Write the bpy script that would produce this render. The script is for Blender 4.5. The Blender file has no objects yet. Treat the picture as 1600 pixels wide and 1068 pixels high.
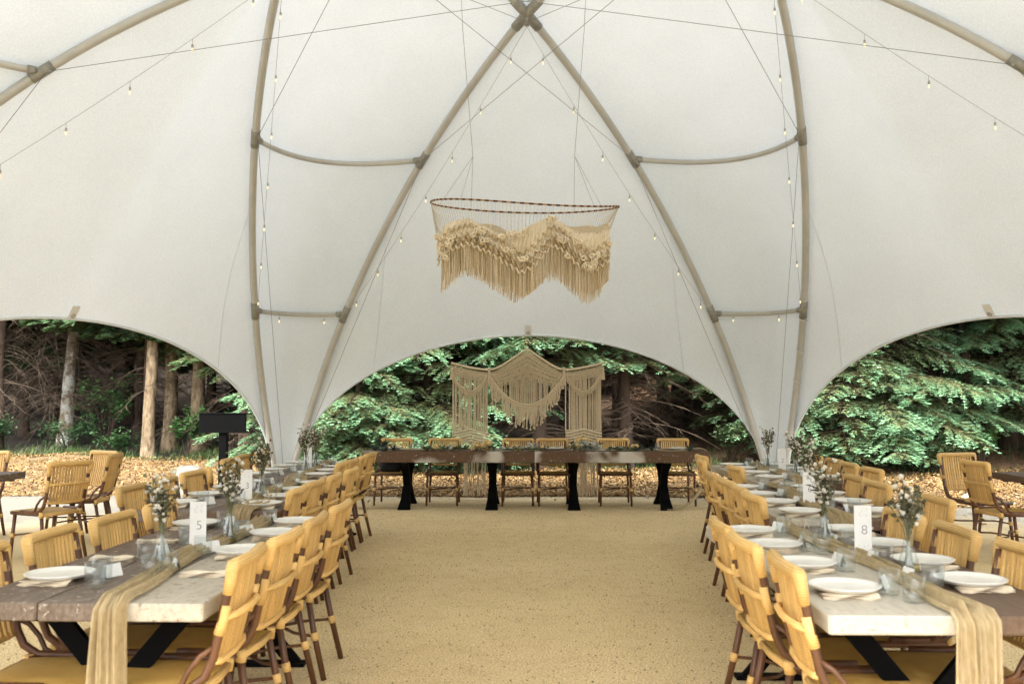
import bpy, math, random
import numpy as np
from mathutils import Vector, Matrix, Euler
R = math.radians
random.seed(7)
rng = np.random.default_rng(11)
scene = bpy.context.scene
COL = scene.collection

# ---------------------------------------------------------------- camera, sky, sun, exposure
cam = bpy.data.cameras.new('camera')
cam.sensor_width = 36.0
cam.lens = 33.75
cam.clip_start = 0.05
cam.clip_end = 2000
cam.dof.use_dof = True
cam.dof.focus_distance = 11.5
cam.dof.aperture_fstop = 4.0
camo = bpy.data.objects.new('camera', cam)
camo.location = (0, 0, 1.49)
camo.rotation_euler = (R(90 + 3.32), 0, R(1.146))
COL.objects.link(camo)
scene.camera = camo

world = bpy.data.worlds.new('World')
scene.world = world
world.use_nodes = True
wn = world.node_tree.nodes
wl = world.node_tree.links
wn.clear()
SUN_EL, SUN_AZ = 58.0, 192.0          # degrees; behind the camera, high, veiled by cloud
sky = wn.new('ShaderNodeTexSky')
sky.sky_type = 'NISHITA'
sky.sun_disc = False
sky.sun_elevation = R(SUN_EL)
sky.sun_rotation = R(SUN_AZ)
sky.air_density = 1.0
sky.dust_density = 4.0
sky.ozone_density = 0.6
hs = wn.new('ShaderNodeHueSaturation')
hs.inputs['Saturation'].default_value = 0.22
bg = wn.new('ShaderNodeBackground')
bg.inputs['Strength'].default_value = 0.15
wo = wn.new('ShaderNodeOutputWorld')
wl.new(sky.outputs[0], hs.inputs['Color'])
wl.new(hs.outputs[0], bg.inputs['Color'])
wl.new(bg.outputs[0], wo.inputs['Surface'])

sun = bpy.data.lights.new('sun', 'SUN')
sun.energy = 0.8
sun.angle = R(35)
sun.color = (1.0, 0.975, 0.94)
suno = bpy.data.objects.new('sun', sun)
a = R(SUN_AZ)
sd = Vector((math.sin(a) * math.cos(R(SUN_EL)), math.cos(a) * math.cos(R(SUN_EL)), math.sin(R(SUN_EL))))
suno.rotation_euler = sd.to_track_quat('Z', 'Y').to_euler()
suno.location = (0, -10, 30)
COL.objects.link(suno)

vs = scene.view_settings
vs.view_transform = 'Standard'
vs.look = 'None'
vs.gamma = 1.0
vs.exposure = 2.83
vs.use_curve_mapping = False
scene.cycles.use_denoising = True
scene.cycles.max_bounces = 10
scene.cycles.diffuse_bounces = 6
scene.cycles.transparent_max_bounces = 24
scene.cycles.caustics_reflective = False
scene.cycles.caustics_refractive = False
scene.cycles.sample_clamp_indirect = 8.0

# ---------------------------------------------------------------- helpers
class MB:
    def __init__(s):
        s.v = []
        s.f = []
    def add(s, vs_, fs):
        o = len(s.v)
        s.v.extend([tuple(p) for p in vs_])
        s.f.extend([tuple(i + o for i in q) for q in fs])
        return s
    def box(s, c, d, rz=0.0, rx=0.0, ry=0.0, bev=0.0):
        hx, hy, hz = d[0] / 2, d[1] / 2, d[2] / 2
        M = Euler((rx, ry, rz)).to_matrix()
        if bev <= 0:
            vv = [(x, y, z) for z in (-hz, hz) for x, y in ((-hx, -hy), (hx, -hy), (hx, hy), (-hx, hy))]
            ff = [(3, 2, 1, 0), (4, 5, 6, 7), (0, 1, 5, 4), (1, 2, 6, 5), (2, 3, 7, 6), (3, 0, 4, 7)]
        else:
            b = bev
            ring = [(-hx + b, -hy), (hx - b, -hy), (hx, -hy + b), (hx, hy - b), (hx - b, hy), (-hx + b, hy), (-hx, hy - b), (-hx, -hy + b)]
            sc = lambda k: [((x - math.copysign(b, x) * k), (y - math.copysign(b, y) * k)) for x, y in ring]
            r0 = [(x, y, -hz) for x, y in sc(.7)]
            r1 = [(x, y, -hz + b) for x, y in ring]
            r2 = [(x, y, hz - b) for x, y in ring]
            r3 = [(x, y, hz) for x, y in sc(.7)]
            vv = r0 + r1 + r2 + r3
            ff = [tuple(range(7, -1, -1)), tuple(range(24, 32))]
            for k in range(3):
                for i in range(8):
                    j = (i + 1) % 8
                    ff.append((k * 8 + i, k * 8 + j, k * 8 + 8 + j, k * 8 + 8 + i))
        return s.add([M @ Vector(p) + Vector(c) for p in vv], ff)
    def tube(s, pts, r, n=8, caps=True):
        pts = [Vector(p) for p in pts]
        m = len(pts)
        rs = r if isinstance(r, (list, tuple)) else [r] * m
        t0 = (pts[1] - pts[0]).normalized()
        up = Vector((0, 0, 1)) if abs(t0.z) < .9 else Vector((1, 0, 0))
        nx = t0.cross(up).normalized()
        vv = []
        for i in range(m):
            t = (pts[min(i + 1, m - 1)] - pts[max(i - 1, 0)]).normalized()
            nx = (nx - t * nx.dot(t)).normalized()
            ny = t.cross(nx)
            for k in range(n):
                a = 2 * math.pi * k / n
                vv.append(pts[i] + (nx * math.cos(a) + ny * math.sin(a)) * rs[i])
        ff = []
        for i in range(m - 1):
            for k in range(n):
                j = (k + 1) % n
                ff.append((i * n + k, i * n + j, (i + 1) * n + j, (i + 1) * n + k))
        if caps:
            ff.append(tuple(range(n - 1, -1, -1)))
            ff.append(tuple(range((m - 1) * n, m * n)))
        return s.add(vv, ff)
    def lathe(s, prof, n=20, c=(0, 0, 0)):
        vv, ff = [], []
        for r, z in prof:
            for k in range(n):
                a = 2 * math.pi * k / n
                vv.append((c[0] + r * math.cos(a), c[1] + r * math.sin(a), c[2] + z))
        for i in range(len(prof) - 1):
            for k in range(n):
                j = (k + 1) % n
                ff.append((i * n + k, i * n + j, (i + 1) * n + j, (i + 1) * n + k))
        return s.add(vv, ff)
    def grid(s, P):                       # P: (m, n, 3) array
        m, n = P.shape[:2]
        ff = [(i * n + j, i * n + j + 1, (i + 1) * n + j + 1, (i + 1) * n + j) for i in range(m - 1) for j in range(n - 1)]
        return s.add(P.reshape(-1, 3).tolist(), ff)
    def mesh(s, name, mat=None, smooth=True):
        me = bpy.data.meshes.new(name)
        me.from_pydata(s.v, [], s.f)
        if smooth:
            me.polygons.foreach_set('use_smooth', [True] * len(me.polygons))
        if mat:
            me.materials.append(mat)
        me.update()
        return me

def np_mesh(name, V, F, mat=None, col=None, smooth=False):
    """V (n,3), F (m,k) with k = 3 or 4, col (n,3) optional"""
    me = bpy.data.meshes.new(name)
    V = np.ascontiguousarray(V, dtype=np.float32)
    F = np.ascontiguousarray(F, dtype=np.int32)
    k = F.shape[1]
    me.vertices.add(len(V))
    me.vertices.foreach_set('co', V.ravel())
    me.loops.add(F.size)
    me.loops.foreach_set('vertex_index', F.ravel())
    me.polygons.add(len(F))
    me.polygons.foreach_set('loop_start', np.arange(0, F.size, k, dtype=np.int32))
    me.polygons.foreach_set('loop_total', np.full(len(F), k, dtype=np.int32))
    if smooth:
        me.polygons.foreach_set('use_smooth', np.ones(len(F), dtype=bool))
    me.update(calc_edges=True)
    if col is not None:
        ca = me.color_attributes.new('tint', 'FLOAT_COLOR', 'POINT')
        c4 = np.ones((len(V), 4), dtype=np.float32)
        c4[:, :3] = col
        ca.data.foreach_set('color', c4.ravel())
    if mat:
        me.materials.append(mat)
    return me

def link(name, me, parent=None, loc=(0, 0, 0), rot=(0, 0, 0), scale=None):
    o = bpy.data.objects.new(name, me)
    COL.objects.link(o)
    o.location = loc
    o.rotation_euler = rot
    if scale is not None:
        o.scale = scale
    if parent is not None:
        o.parent = parent
    return o

def tag(o, label=None, cat=None, group=None, kind=None):
    if label: o['label'] = label
    if cat: o['category'] = cat
    if group: o['group'] = group
    if kind: o['kind'] = kind
    return o

def thing(name, label, cat, loc=(0, 0, 0), rz=0.0, group=None):
    o = link(name, None, None, loc, (0, 0, rz))
    o.empty_display_size = .1
    return tag(o, label, cat, group)

# ---------------------------------------------------------------- materials
def mat_new(name):
    m = bpy.data.materials.new(name)
    m.use_nodes = True
    nt = m.node_tree
    return m, nt.nodes, nt.links, nt.nodes['Principled BSDF']

def ramp(nodes, stops):
    r = nodes.new('ShaderNodeValToRGB')
    el = r.color_ramp.elements
    while len(el) < len(stops):
        el.new(0.5)
    for e, (p, c) in zip(el, stops):
        e.position = p
        e.color = (*c, 1)
    return r

def noise(nodes, links, scale, detail=4, rough=.55, coord='Object', stretch=None, dist=0):
    tc = nodes.new('ShaderNodeTexCoord')
    n = nodes.new('ShaderNodeTexNoise')
    n.inputs['Scale'].default_value = scale
    n.inputs['Detail'].default_value = detail
    n.inputs['Roughness'].default_value = rough
    n.inputs['Distortion'].default_value = dist
    if stretch:
        mp = nodes.new('ShaderNodeMapping')
        mp.inputs['Scale'].default_value = stretch
        links.new(tc.outputs[coord], mp.inputs['Vector'])
        links.new(mp.outputs[0], n.inputs['Vector'])
    else:
        links.new(tc.outputs[coord], n.inputs['Vector'])
    return n

def bump(nodes, links, src, strength, dist, bsdf):
    b = nodes.new('ShaderNodeBump')
    b.inputs['Strength'].default_value = strength
    b.inputs['Distance'].default_value = dist
    links.new(src, b.inputs['Height'])
    links.new(b.outputs[0], bsdf.inputs['Normal'])
    return b

def mix_rgb(nodes, links, a, b, fac, mode='MIX'):
    m = nodes.new('ShaderNodeMix')
    m.data_type = 'RGBA'
    m.blend_type = mode
    for sock, v in ((m.inputs[6], a), (m.inputs[7], b), (m.inputs[0], fac)):
        if isinstance(v, (int, float)):
            sock.default_value = v
        elif isinstance(v, tuple):
            sock.default_value = (*v, 1)
        else:
            links.new(v, sock)
    return m.outputs[2]

def simple(name, stops, scale=20, rough=.7, bstr=.2, bdist=.004, stretch=None, detail=4, metallic=0, spec=.4, rand=0.0):
    m, n, l, b = mat_new(name)
    ns = noise(n, l, scale, detail, stretch=stretch)
    rp = ramp(n, stops)
    l.new(ns.outputs['Fac'], rp.inputs[0])
    out = rp.outputs[0]
    if rand:
        oi = n.new('ShaderNodeObjectInfo')
        h = n.new('ShaderNodeHueSaturation')
        mr = n.new('ShaderNodeMapRange')
        mr.inputs['To Min'].default_value = 1 - rand
        mr.inputs['To Max'].default_value = 1 + rand
        l.new(oi.outputs['Random'], mr.inputs['Value'])
        l.new(mr.outputs[0], h.inputs['Value'])
        l.new(out, h.inputs['Color'])
        out = h.outputs[0]
    l.new(out, b.inputs['Base Color'])
    b.inputs['Roughness'].default_value = rough
    b.inputs['Metallic'].default_value = metallic
    b.inputs['Specular IOR Level'].default_value = spec
    if bstr:
        bump(n, l, ns.outputs['Fac'], bstr, bdist, b)
    return m

M = {}
M['cane'] = simple('brown_cane', [(.3, (.055, .021, .007)), (.7, (.125, .05, .018))], 18, .45, .12, .002, (1, 1, .25), rand=.18)
M['black'] = simple('black_steel', [(.3, (.0006, .0006, .0006)), (.7, (.0014, .0013, .0013))], 12, .7, .1, .001, spec=.08)
M['white_china'] = simple('white_china', [(.3, (.60, .58, .52)), (.7, (.68, .66, .60))], 6, .28, .03, .001)
M['card'] = simple('white_card', [(.3, (.66, .65, .61)), (.7, (.70, .69, .65))], 30, .8, .05, .0005)
M['ink'] = simple('grey_ink', [(.3, (.10, .10, .10)), (.7, (.14, .14, .14))], 30, .8, 0)
M['pole'] = simple('tent_pole', [(.3, (.47, .455, .405)), (.7, (.57, .55, .50))], 3, .36, .03, .001, metallic=.15)
M['clamp'] = simple('clamp_steel', [(.3, (.24, .23, .19)), (.7, (.36, .34, .29))], 14, .45, .1, .001, metallic=.3)
M['cable'] = simple('steel_cable', [(.3, (.17, .17, .16)), (.7, (.26, .26, .24))], 40, .5, 0)
M['wire'] = simple('light_wire', [(.3, (.30, .30, .28)), (.7, (.40, .40, .37))], 40, .6, 0)
M['cloth_white'] = simple('white_linen', [(.3, (.72, .72, .70)), (.7, (.80, .80, .78))], 90, .9, .2, .001)
M['black_bag'] = simple('black_leather', [(.3, (.0015, .0015, .0015)), (.7, (.004, .0035, .0035))], 60, .6, .2, .001, spec=.2)
M['stem'] = simple('dry_stem', [(.3, (.07, .075, .025)), (.7, (.16, .15, .06))], 30, .8, 0)
M['bloom_white'] = simple('bloom_white', [(.3, (.42, .38, .29)), (.7, (.64, .60, .49))], 40, .85, .2, .002)
M['bloom_yellow'] = simple('bloom_yellow', [(.3, (.62, .44, .18)), (.7, (.70, .58, .32))], 40, .85, .2, .002)
M['bloom_blue'] = simple('bloom_slate', [(.3, (.34, .36, .33)), (.7, (.52, .53, .48))], 40, .85, .2, .002)
M['aloe'] = simple('dark_succulent', [(.3, (.012, .022, .016)), (.7, (.035, .055, .035))], 14, .5, .1, .001)
M['garland'] = simple('garland_leaf', [(.3, (.035, .06, .022)), (.7, (.12, .16, .07))], 14, .6, .1, .001)
M['olive'] = simple('olive_leaf', [(.3, (.035, .032, .014)), (.7, (.13, .12, .06))], 20, .8, 0)
M['rock'] = simple('pale_stone', [(.3, (.30, .27, .21)), (.7, (.46, .42, .34))], 9, .9, .4, .01)
M['bark_brown'] = simple('bark_brown', [(.3, (.03, .019, .012)), (.55, (.065, .043, .029)), (.8, (.13, .095, .068))], 7, .95, .8, .03, (1, 1, .3), 8)
M['bark_pale'] = simple('bark_pale', [(.3, (.055, .036, .02)), (.5, (.20, .145, .085)), (.8, (.34, .265, .165))], 11, .95, 1.0, .05, (1, 1, .45), 8)
M['bark_birch'] = simple('bark_birch', [(.34, (.05, .045, .04)), (.43, (.36, .33, .29)), (.7, (.62, .60, .55))], 5, .9, .4, .01, (1, 1, 2.4), 8)
M['bark_lichen'] = simple('bark_lichen', [(.32, (.11, .075, .045)), (.46, (.20, .16, .11)), (.55, (.40, .39, .34)), (.75, (.52, .52, .47))], 4.5, .95, .6, .02, (1, 1, .7), 9)
M['dead'] = simple('dead_twig', [(.3, (.045, .03, .018)), (.7, (.14, .10, .066))], 6, .95, 0)
M['dead_pale'] = simple('pale_dead_twig', [(.3, (.06, .041, .027)), (.7, (.165, .122, .085))], 6, .95, 0)
M['rope'] = simple('cotton_rope', [(.3, (.50, .40, .25)), (.7, (.66, .55, .38))], 60, .95, .4, .003)
M['rope_warm'] = simple('warm_fibre', [(.3, (.70, .58, .40)), (.7, (.82, .72, .54))], 50, .95, .4, .003)
M['rope_mid'] = simple('mid_fibre', [(.3, (.50, .38, .22)), (.7, (.64, .51, .32))], 50, .95, .4, .003)
M['rope_dark'] = simple('brown_fibre', [(.3, (.34, .17, .06)), (.7, (.5, .28, .11))], 50, .95, .4, .003)
M['ring_dark'] = simple('ring_dark', [(.3, (.05, .03, .02)), (.7, (.11, .06, .035))], 50, .9, .2, .002)

def vcol(name, rough=.7, trans=0.0, spec=.3):
    m, n, l, b = mat_new(name)
    at = n.new('ShaderNodeVertexColor')
    at.layer_name = 'tint'
    l.new(at.outputs[0], b.inputs['Base Color'])
    b.inputs['Roughness'].default_value = rough
    b.inputs['Specular IOR Level'].default_value = spec
    if trans:
        t = n.new('ShaderNodeBsdfTranslucent')
        l.new(at.outputs[0], t.inputs['Color'])
        mx = n.new('ShaderNodeMixShader')
        mx.inputs[0].default_value = trans
        out = n['Material Output']
        l.new(b.outputs[0], mx.inputs[1])
        l.new(t.outputs[0], mx.inputs[2])
        l.new(mx.outputs[0], out.inputs['Surface'])
    return m
M['needles'] = vcol('needles', .75, .34, .15)
M['leaves'] = vcol('leaves', .55, .2)
M['chips'] = vcol('wood_chips', .9)

def make_rattan(name, c0, c1, weave):
    m, n, l, b = mat_new(name)
    tc = n.new('ShaderNodeTexCoord')
    w = n.new('ShaderNodeTexWave')
    w.wave_type = 'BANDS'
    w.bands_direction = 'X' if weave else 'Z'
    w.inputs['Scale'].default_value = 21 if weave else 34
    w.inputs['Distortion'].default_value = 1.2
    w.inputs['Detail'].default_value = 1.5
    w.inputs['Detail Scale'].default_value = 2.0
    l.new(tc.outputs['Object'], w.inputs['Vector'])
    ns = noise(n, l, 9, 4)
    rp = ramp(n, [(.3, c0), (.7, c1)])
    l.new(ns.outputs['Fac'], rp.inputs[0])
    dk = mix_rgb(n, l, rp.outputs[0], (c0[0] * .62, c0[1] * .55, c0[2] * .45), 0.0)
    mxn = dk.node
    mr = n.new('ShaderNodeMapRange')
    mr.inputs['From Min'].default_value = .45
    mr.inputs['From Max'].default_value = .0
    mr.inputs['To Max'].default_value = .8 if weave else .5
    l.new(w.outputs['Fac'], mr.inputs['Value'])
    l.new(mr.outputs[0], mxn.inputs[0])
    oi = n.new('ShaderNodeObjectInfo')
    h = n.new('ShaderNodeHueSaturation')
    m2 = n.new('ShaderNodeMapRange')
    m2.inputs['To Min'].default_value = .82
    m2.inputs['To Max'].default_value = 1.1
    l.new(oi.outputs['Random'], m2.inputs['Value'])
    l.new(m2.outputs[0], h.inputs['Value'])
    l.new(dk, h.inputs['Color'])
    l.new(h.outputs[0], b.inputs['Base Color'])
    b.inputs['Roughness'].default_value = .5
    b.inputs['Specular IOR Level'].default_value = .35
    bump(n, l, w.outputs['Fac'], .5, .003, b)
    return m
M['rattan'] = make_rattan('rattan_wrap', (.57, .345, .105), (.69, .455, .17), False)
M['weave'] = make_rattan('rattan_weave', (.46, .27, .06), (.58, .37, .105), True)

def make_fabric():
    m, n, l, b = mat_new('tent_fabric')
    ns = noise(n, l, 1.3, 5)
    rp0 = ramp(n, [(.3, (.745, .79, .815)), (.7, (.785, .83, .86))])
    l.new(ns.outputs['Fac'], rp0.inputs[0])
    wv = noise(n, l, 55, 3, .8)
    wr = ramp(n, [(.25, (.86, .86, .86)), (.75, (1.1, 1.1, 1.1))])
    l.new(wv.outputs['Fac'], wr.inputs[0])
    class rp:
        outputs = [mix_rgb(n, l, rp0.outputs[0], wr.outputs[0], .8, 'MULTIPLY')]
    b.inputs['Roughness'].default_value = .75
    b.inputs['Specular IOR Level'].default_value = .15
    l.new(rp.outputs[0], b.inputs['Base Color'])
    fine = noise(n, l, 1.1, 3, .6, stretch=(1, 1, .35), dist=.4)
    bump(n, l, fine.outputs['Fac'], .22, .12, b)
    t = n.new('ShaderNodeBsdfTranslucent')
    l.new(rp.outputs[0], t.inputs['Color'])
    mx = n.new('ShaderNodeMixShader')
    mx.inputs[0].default_value = .095
    l.new(b.outputs[0], mx.inputs[1])
    l.new(t.outputs[0], mx.inputs[2])
    l.new(mx.outputs[0], n['Material Output'].inputs['Surface'])
    return m
M['fabric'] = make_fabric()

def make_gauze():
    m, n, l, b = mat_new('gauze')
    ns = noise(n, l, 26, 4, stretch=(6, 1, 1))
    rp = ramp(n, [(.3, (.44, .335, .175)), (.7, (.58, .465, .27))])
    l.new(ns.outputs['Fac'], rp.inputs[0])
    l.new(rp.outputs[0], b.inputs['Base Color'])
    b.inputs['Roughness'].default_value = .95
    fine = noise(n, l, 420, 2)
    bump(n, l, fine.outputs['Fac'], .3, .002, b)
    t = n.new('ShaderNodeBsdfTranslucent')
    l.new(rp.outputs[0], t.inputs['Color'])
    mx = n.new('ShaderNodeMixShader')
    mx.inputs[0].default_value = .35
    l.new(b.outputs[0], mx.inputs[1])
    l.new(t.outputs[0], mx.inputs[2])
    tp = n.new('ShaderNodeBsdfTransparent')
    mt = n.new('ShaderNodeMixShader')
    mt.inputs[0].default_value = .16
    l.new(mx.outputs[0], mt.inputs[1])
    l.new(tp.outputs[0], mt.inputs[2])
    l.new(mt.outputs[0], n['Material Output'].inputs['Surface'])
    return m
M['gauze'] = make_gauze()

def make_board(name, base, base2, fleck, amount, patch=None):
    """weathered painted timber: grain, flakes of pale paint, optional big worn patches"""
    m, n, l, b = mat_new(name)
    g = noise(n, l, 10, 6, stretch=(7, .8, 4))
    rp = ramp(n, [(.3, base), (.7, base2)])
    l.new(g.outputs['Fac'], rp.inputs[0])
    f = noise(n, l, 30, 9, .72, dist=.8)
    fr = ramp(n, [(amount, (0, 0, 0)), (amount + .05, (1, 1, 1))])
    l.new(f.outputs['Fac'], fr.inputs[0])
    c = mix_rgb(n, l, rp.outputs[0], fleck, fr.outputs[0])
    if patch:
        p = noise(n, l, 1.4, 3, .5)
        pr = ramp(n, [(patch, (0, 0, 0)), (patch + .06, (1, 1, 1))])
        l.new(p.outputs['Fac'], pr.inputs[0])
        c = mix_rgb(n, l, c, tuple(x * .95 for x in fleck), pr.outputs[0])
    l.new(c, b.inputs['Base Color'])
    b.inputs['Roughness'].default_value = .62
    b.inputs['Specular IOR Level'].default_value = .35
    bump(n, l, f.outputs['Fac'], .25, .003, b)
    return m
M['board_pale'] = make_board('board_pale', (.33, .29, .22), (.42, .375, .295), (.16, .115, .078), .57)
M['board_cream'] = make_board('board_cream', (.36, .325, .255), (.46, .42, .34), (.21, .165, .11), .585)
M['board_grey'] = make_board('board_grey', (.085, .057, .038), (.17, .128, .094), (.38, .34, .28), .575)
M['board_brown'] = make_board('board_brown', (.075, .042, .023), (.125, .078, .048), (.30, .245, .18), .64)
M['beam_brown'] = make_board('beam_brown', (.055, .026, .010), (.11, .055, .022), (.42, .38, .31), .60, .545)

def make_glass(name, tint, alpha):
    m, n, l, b = mat_new(name)
    n.remove(b)
    tr = n.new('ShaderNodeBsdfTransparent')
    tr.inputs[0].default_value = (*tint, 1)
    gl = n.new('ShaderNodeBsdfGlossy')
    gl.inputs['Roughness'].default_value = .03
    fr = n.new('ShaderNodeLayerWeight')
    fr.inputs['Blend'].default_value = .35
    pw = n.new('ShaderNodeMath')
    pw.operation = 'POWER'
    pw.inputs[1].default_value = 2.2
    l.new(fr.outputs['Facing'], pw.inputs[0])
    ad = n.new('ShaderNodeMath')
    ad.operation = 'MULTIPLY_ADD'
    ad.inputs[1].default_value = .42
    ad.inputs[2].default_value = alpha
    l.new(pw.outputs[0], ad.inputs[0])
    mx = n.new('ShaderNodeMixShader')
    l.new(ad.outputs[0], mx.inputs[0])
    l.new(tr.outputs[0], mx.inputs[1])
    l.new(gl.outputs[0], mx.inputs[2])
    l.new(mx.outputs[0], n['Material Output'].inputs['Surface'])
    return m
M['glass'] = make_glass('clear_glass', (.965, .98, .98), .035)
M['water'] = make_glass('vase_water', (.80, .78, .52), .04)

def make_bulb():
    m, n, l, b = mat_new('lit_bulb')
    b.inputs['Base Color'].default_value = (.6, .52, .38, 1)
    b.inputs['Emission Color'].default_value = (1, .82, .5, 1)
    b.inputs['Emission Strength'].default_value = .14
    return m
M['bulb'] = make_bulb()

def make_gravel():
    m, n, l, b = mat_new('decomposed_granite')
    big = noise(n, l, .55, 5, .6)
    mid = noise(n, l, 5.5, 6, .65)
    fin = noise(n, l, 85, 3, .75)
    r1 = ramp(n, [(.3, (.54, .41, .215)), (.7, (.65, .51, .285))])
    l.new(big.outputs['Fac'], r1.inputs[0])
    r2 = ramp(n, [(.30, (.62, .58, .50)), (.5, (1, 1, 1)), (.72, (1.12, 1.1, 1.06))])
    l.new(mid.outputs['Fac'], r2.inputs[0])
    c = mix_rgb(n, l, r1.outputs[0], r2.outputs[0], .28, 'MULTIPLY')
    r3 = ramp(n, [(.30, (.32, .28, .21)), (.46, (.80, .78, .74)), (.56, (1.06, 1.06, 1.06)), (.72, (1.6, 1.57, 1.5))])
    l.new(fin.outputs['Fac'], r3.inputs[0])
    c = mix_rgb(n, l, c, r3.outputs[0], .95, 'MULTIPLY')
    # sparse dark bits
    vo = n.new('ShaderNodeTexVoronoi')
    vo.inputs['Scale'].default_value = 5.0
    vo.inputs['Randomness'].default_value = 1.0
    tc = n.new('ShaderNodeTexCoord')
    l.new(tc.outputs['Object'], vo.inputs['Vector'])
    vr = ramp(n, [(.0, (.45, .38, .28)), (.035, (.6, .52, .42)), (.07, (1, 1, 1))])
    l.new(vo.outputs['Distance'], vr.inputs[0])
    c = mix_rgb(n, l, c, vr.outputs[0], .8, 'MULTIPLY')
    # outside the tent the floor colour is greyed and darkened to offset brighter daylight
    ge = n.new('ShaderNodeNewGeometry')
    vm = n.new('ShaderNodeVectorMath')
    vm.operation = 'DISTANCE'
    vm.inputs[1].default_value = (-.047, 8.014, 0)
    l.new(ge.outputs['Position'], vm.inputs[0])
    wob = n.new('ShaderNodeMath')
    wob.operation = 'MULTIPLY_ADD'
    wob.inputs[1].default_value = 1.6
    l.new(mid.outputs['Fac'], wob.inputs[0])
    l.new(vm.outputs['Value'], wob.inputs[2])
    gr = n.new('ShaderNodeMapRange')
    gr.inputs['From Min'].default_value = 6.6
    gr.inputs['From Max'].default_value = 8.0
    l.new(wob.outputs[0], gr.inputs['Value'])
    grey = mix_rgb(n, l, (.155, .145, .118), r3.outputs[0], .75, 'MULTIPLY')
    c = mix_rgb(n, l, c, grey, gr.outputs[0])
    l.new(c, b.inputs['Base Color'])
    b.inputs['Roughness'].default_value = .95
    b.inputs['Specular IOR Level'].default_value = .2
    ad = n.new('ShaderNodeMath')
    ad.operation = 'ADD'
    l.new(fin.outputs['Fac'], ad.inputs[0])
    ad.inputs[1].default_value = 0
    bump(n, l, ad.outputs[0], .5, .006, b)
    return m
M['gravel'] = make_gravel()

def make_soil():
    m, n, l, b = mat_new('forest_floor')
    a_ = noise(n, l, .5, 6, .6)
    c_ = noise(n, l, 9, 8, .7)
    r1 = ramp(n, [(.35, (.012, .007, .0038)), (.6, (.028, .018, .009)), (.75, (.02, .018, .008))])
    l.new(a_.outputs['Fac'], r1.inputs[0])
    r2 = ramp(n, [(.3, (.35, .33, .3)), (.7, (1.4, 1.3, 1.2))])
    l.new(c_.outputs['Fac'], r2.inputs[0])
    c = mix_rgb(n, l, r1.outputs[0], r2.outputs[0], .9, 'MULTIPLY')
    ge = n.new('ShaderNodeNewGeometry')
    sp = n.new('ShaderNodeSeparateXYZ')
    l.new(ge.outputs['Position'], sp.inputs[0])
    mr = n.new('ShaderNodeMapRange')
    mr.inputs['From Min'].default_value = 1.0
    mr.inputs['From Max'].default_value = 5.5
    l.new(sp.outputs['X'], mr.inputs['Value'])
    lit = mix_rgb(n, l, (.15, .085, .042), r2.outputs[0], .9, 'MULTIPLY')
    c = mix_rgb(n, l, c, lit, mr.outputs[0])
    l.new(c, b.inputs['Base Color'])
    b.inputs['Roughness'].default_value = 1
    bump(n, l, c_.outputs['Fac'], .9, .06, b)
    return m
M['soil'] = make_soil()

def make_mulch_bed():
    m, n, l, b = mat_new('mulch_bed')
    v = n.new('ShaderNodeTexVoronoi')
    v.inputs['Scale'].default_value = 26
    tc = n.new('ShaderNodeTexCoord')
    l.new(tc.outputs['Object'], v.inputs['Vector'])
    r1 = ramp(n, [(.0, (.07, .038, .014)), (.5, (.17, .105, .042)), (1., (.25, .165, .072))])
    sp = n.new('ShaderNodeSeparateColor')
    l.new(v.outputs['Color'], sp.inputs[0])
    l.new(sp.outputs[0], r1.inputs[0])
    l.new(r1.outputs[0], b.inputs['Base Color'])
    b.inputs['Roughness'].default_value = 1
    bump(n, l, v.outputs['Distance'], .8, .03, b)
    return m
M['mulch'] = make_mulch_bed()

# ---------------------------------------------------------------- ground
def sst(a_, b_, x):
    t = np.clip((x - a_) / (b_ - a_), 0, 1)
    return t * t * (3 - 2 * t)
def edge_y(x):            # far edge of the gravel floor
    return 14.62 - .40 * np.clip(x - 2.6, 0, 3.6) + .06 * np.sin(x * 1.7) + .04 * np.sin(x * 4.3 + 1)
def mulch_y(x):           # far edge of the wood-chip band
    return 18.2 + 4.0 * sst(-2.5, -6.5, x) - .9 * sst(2, 6, x) + .35 * np.sin(x * .9) + .2 * np.sin(x * 2.3)
def terrain(x, y):
    x = np.asarray(x, float)
    y = np.asarray(y, float)
    e = edge_y(x)
    h = -.03 + .07 * sst(e - .05, e + .5, y)
    h = h + sst(17.2, 24, y) * 1.5 * sst(2.0, 7.5, x)
    h = h + sst(22, 30, y) * .25 + sst(27, 70, y) * 7.0
    h = h + (.05 * np.sin(x * 1.3 + y) + .04 * np.sin(x * 2.9 - y * 1.7)) * sst(17, 21, y)
    return h
gx = np.concatenate([[-600, -250, -120, -70, -45], np.arange(-32, 32.1, .5), [45, 70, 120, 250, 600]])
gy = np.concatenate([[-600, -250, -100, -40, -15, -4, 4], np.arange(10, 46, .4), [50, 60, 75, 100, 160, 300, 600]])
GX, GY = np.meshgrid(gx, gy)
mb = MB().grid(np.stack([GX, GY, terrain(GX, GY)], -1))
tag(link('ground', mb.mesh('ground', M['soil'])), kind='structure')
# gravel floor of the clearing
fx = np.linspace(-30, 30, 121)
rows = []
for t in np.linspace(0, 1, 12):
    yy = -30 + t * (edge_y(fx) + 30)
    rows.append(np.stack([fx, yy, np.zeros_like(fx)], -1))
tag(link('gravel_floor', MB().grid(np.stack(rows)).mesh('gravel_floor', M['gravel'])), kind='structure')
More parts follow.
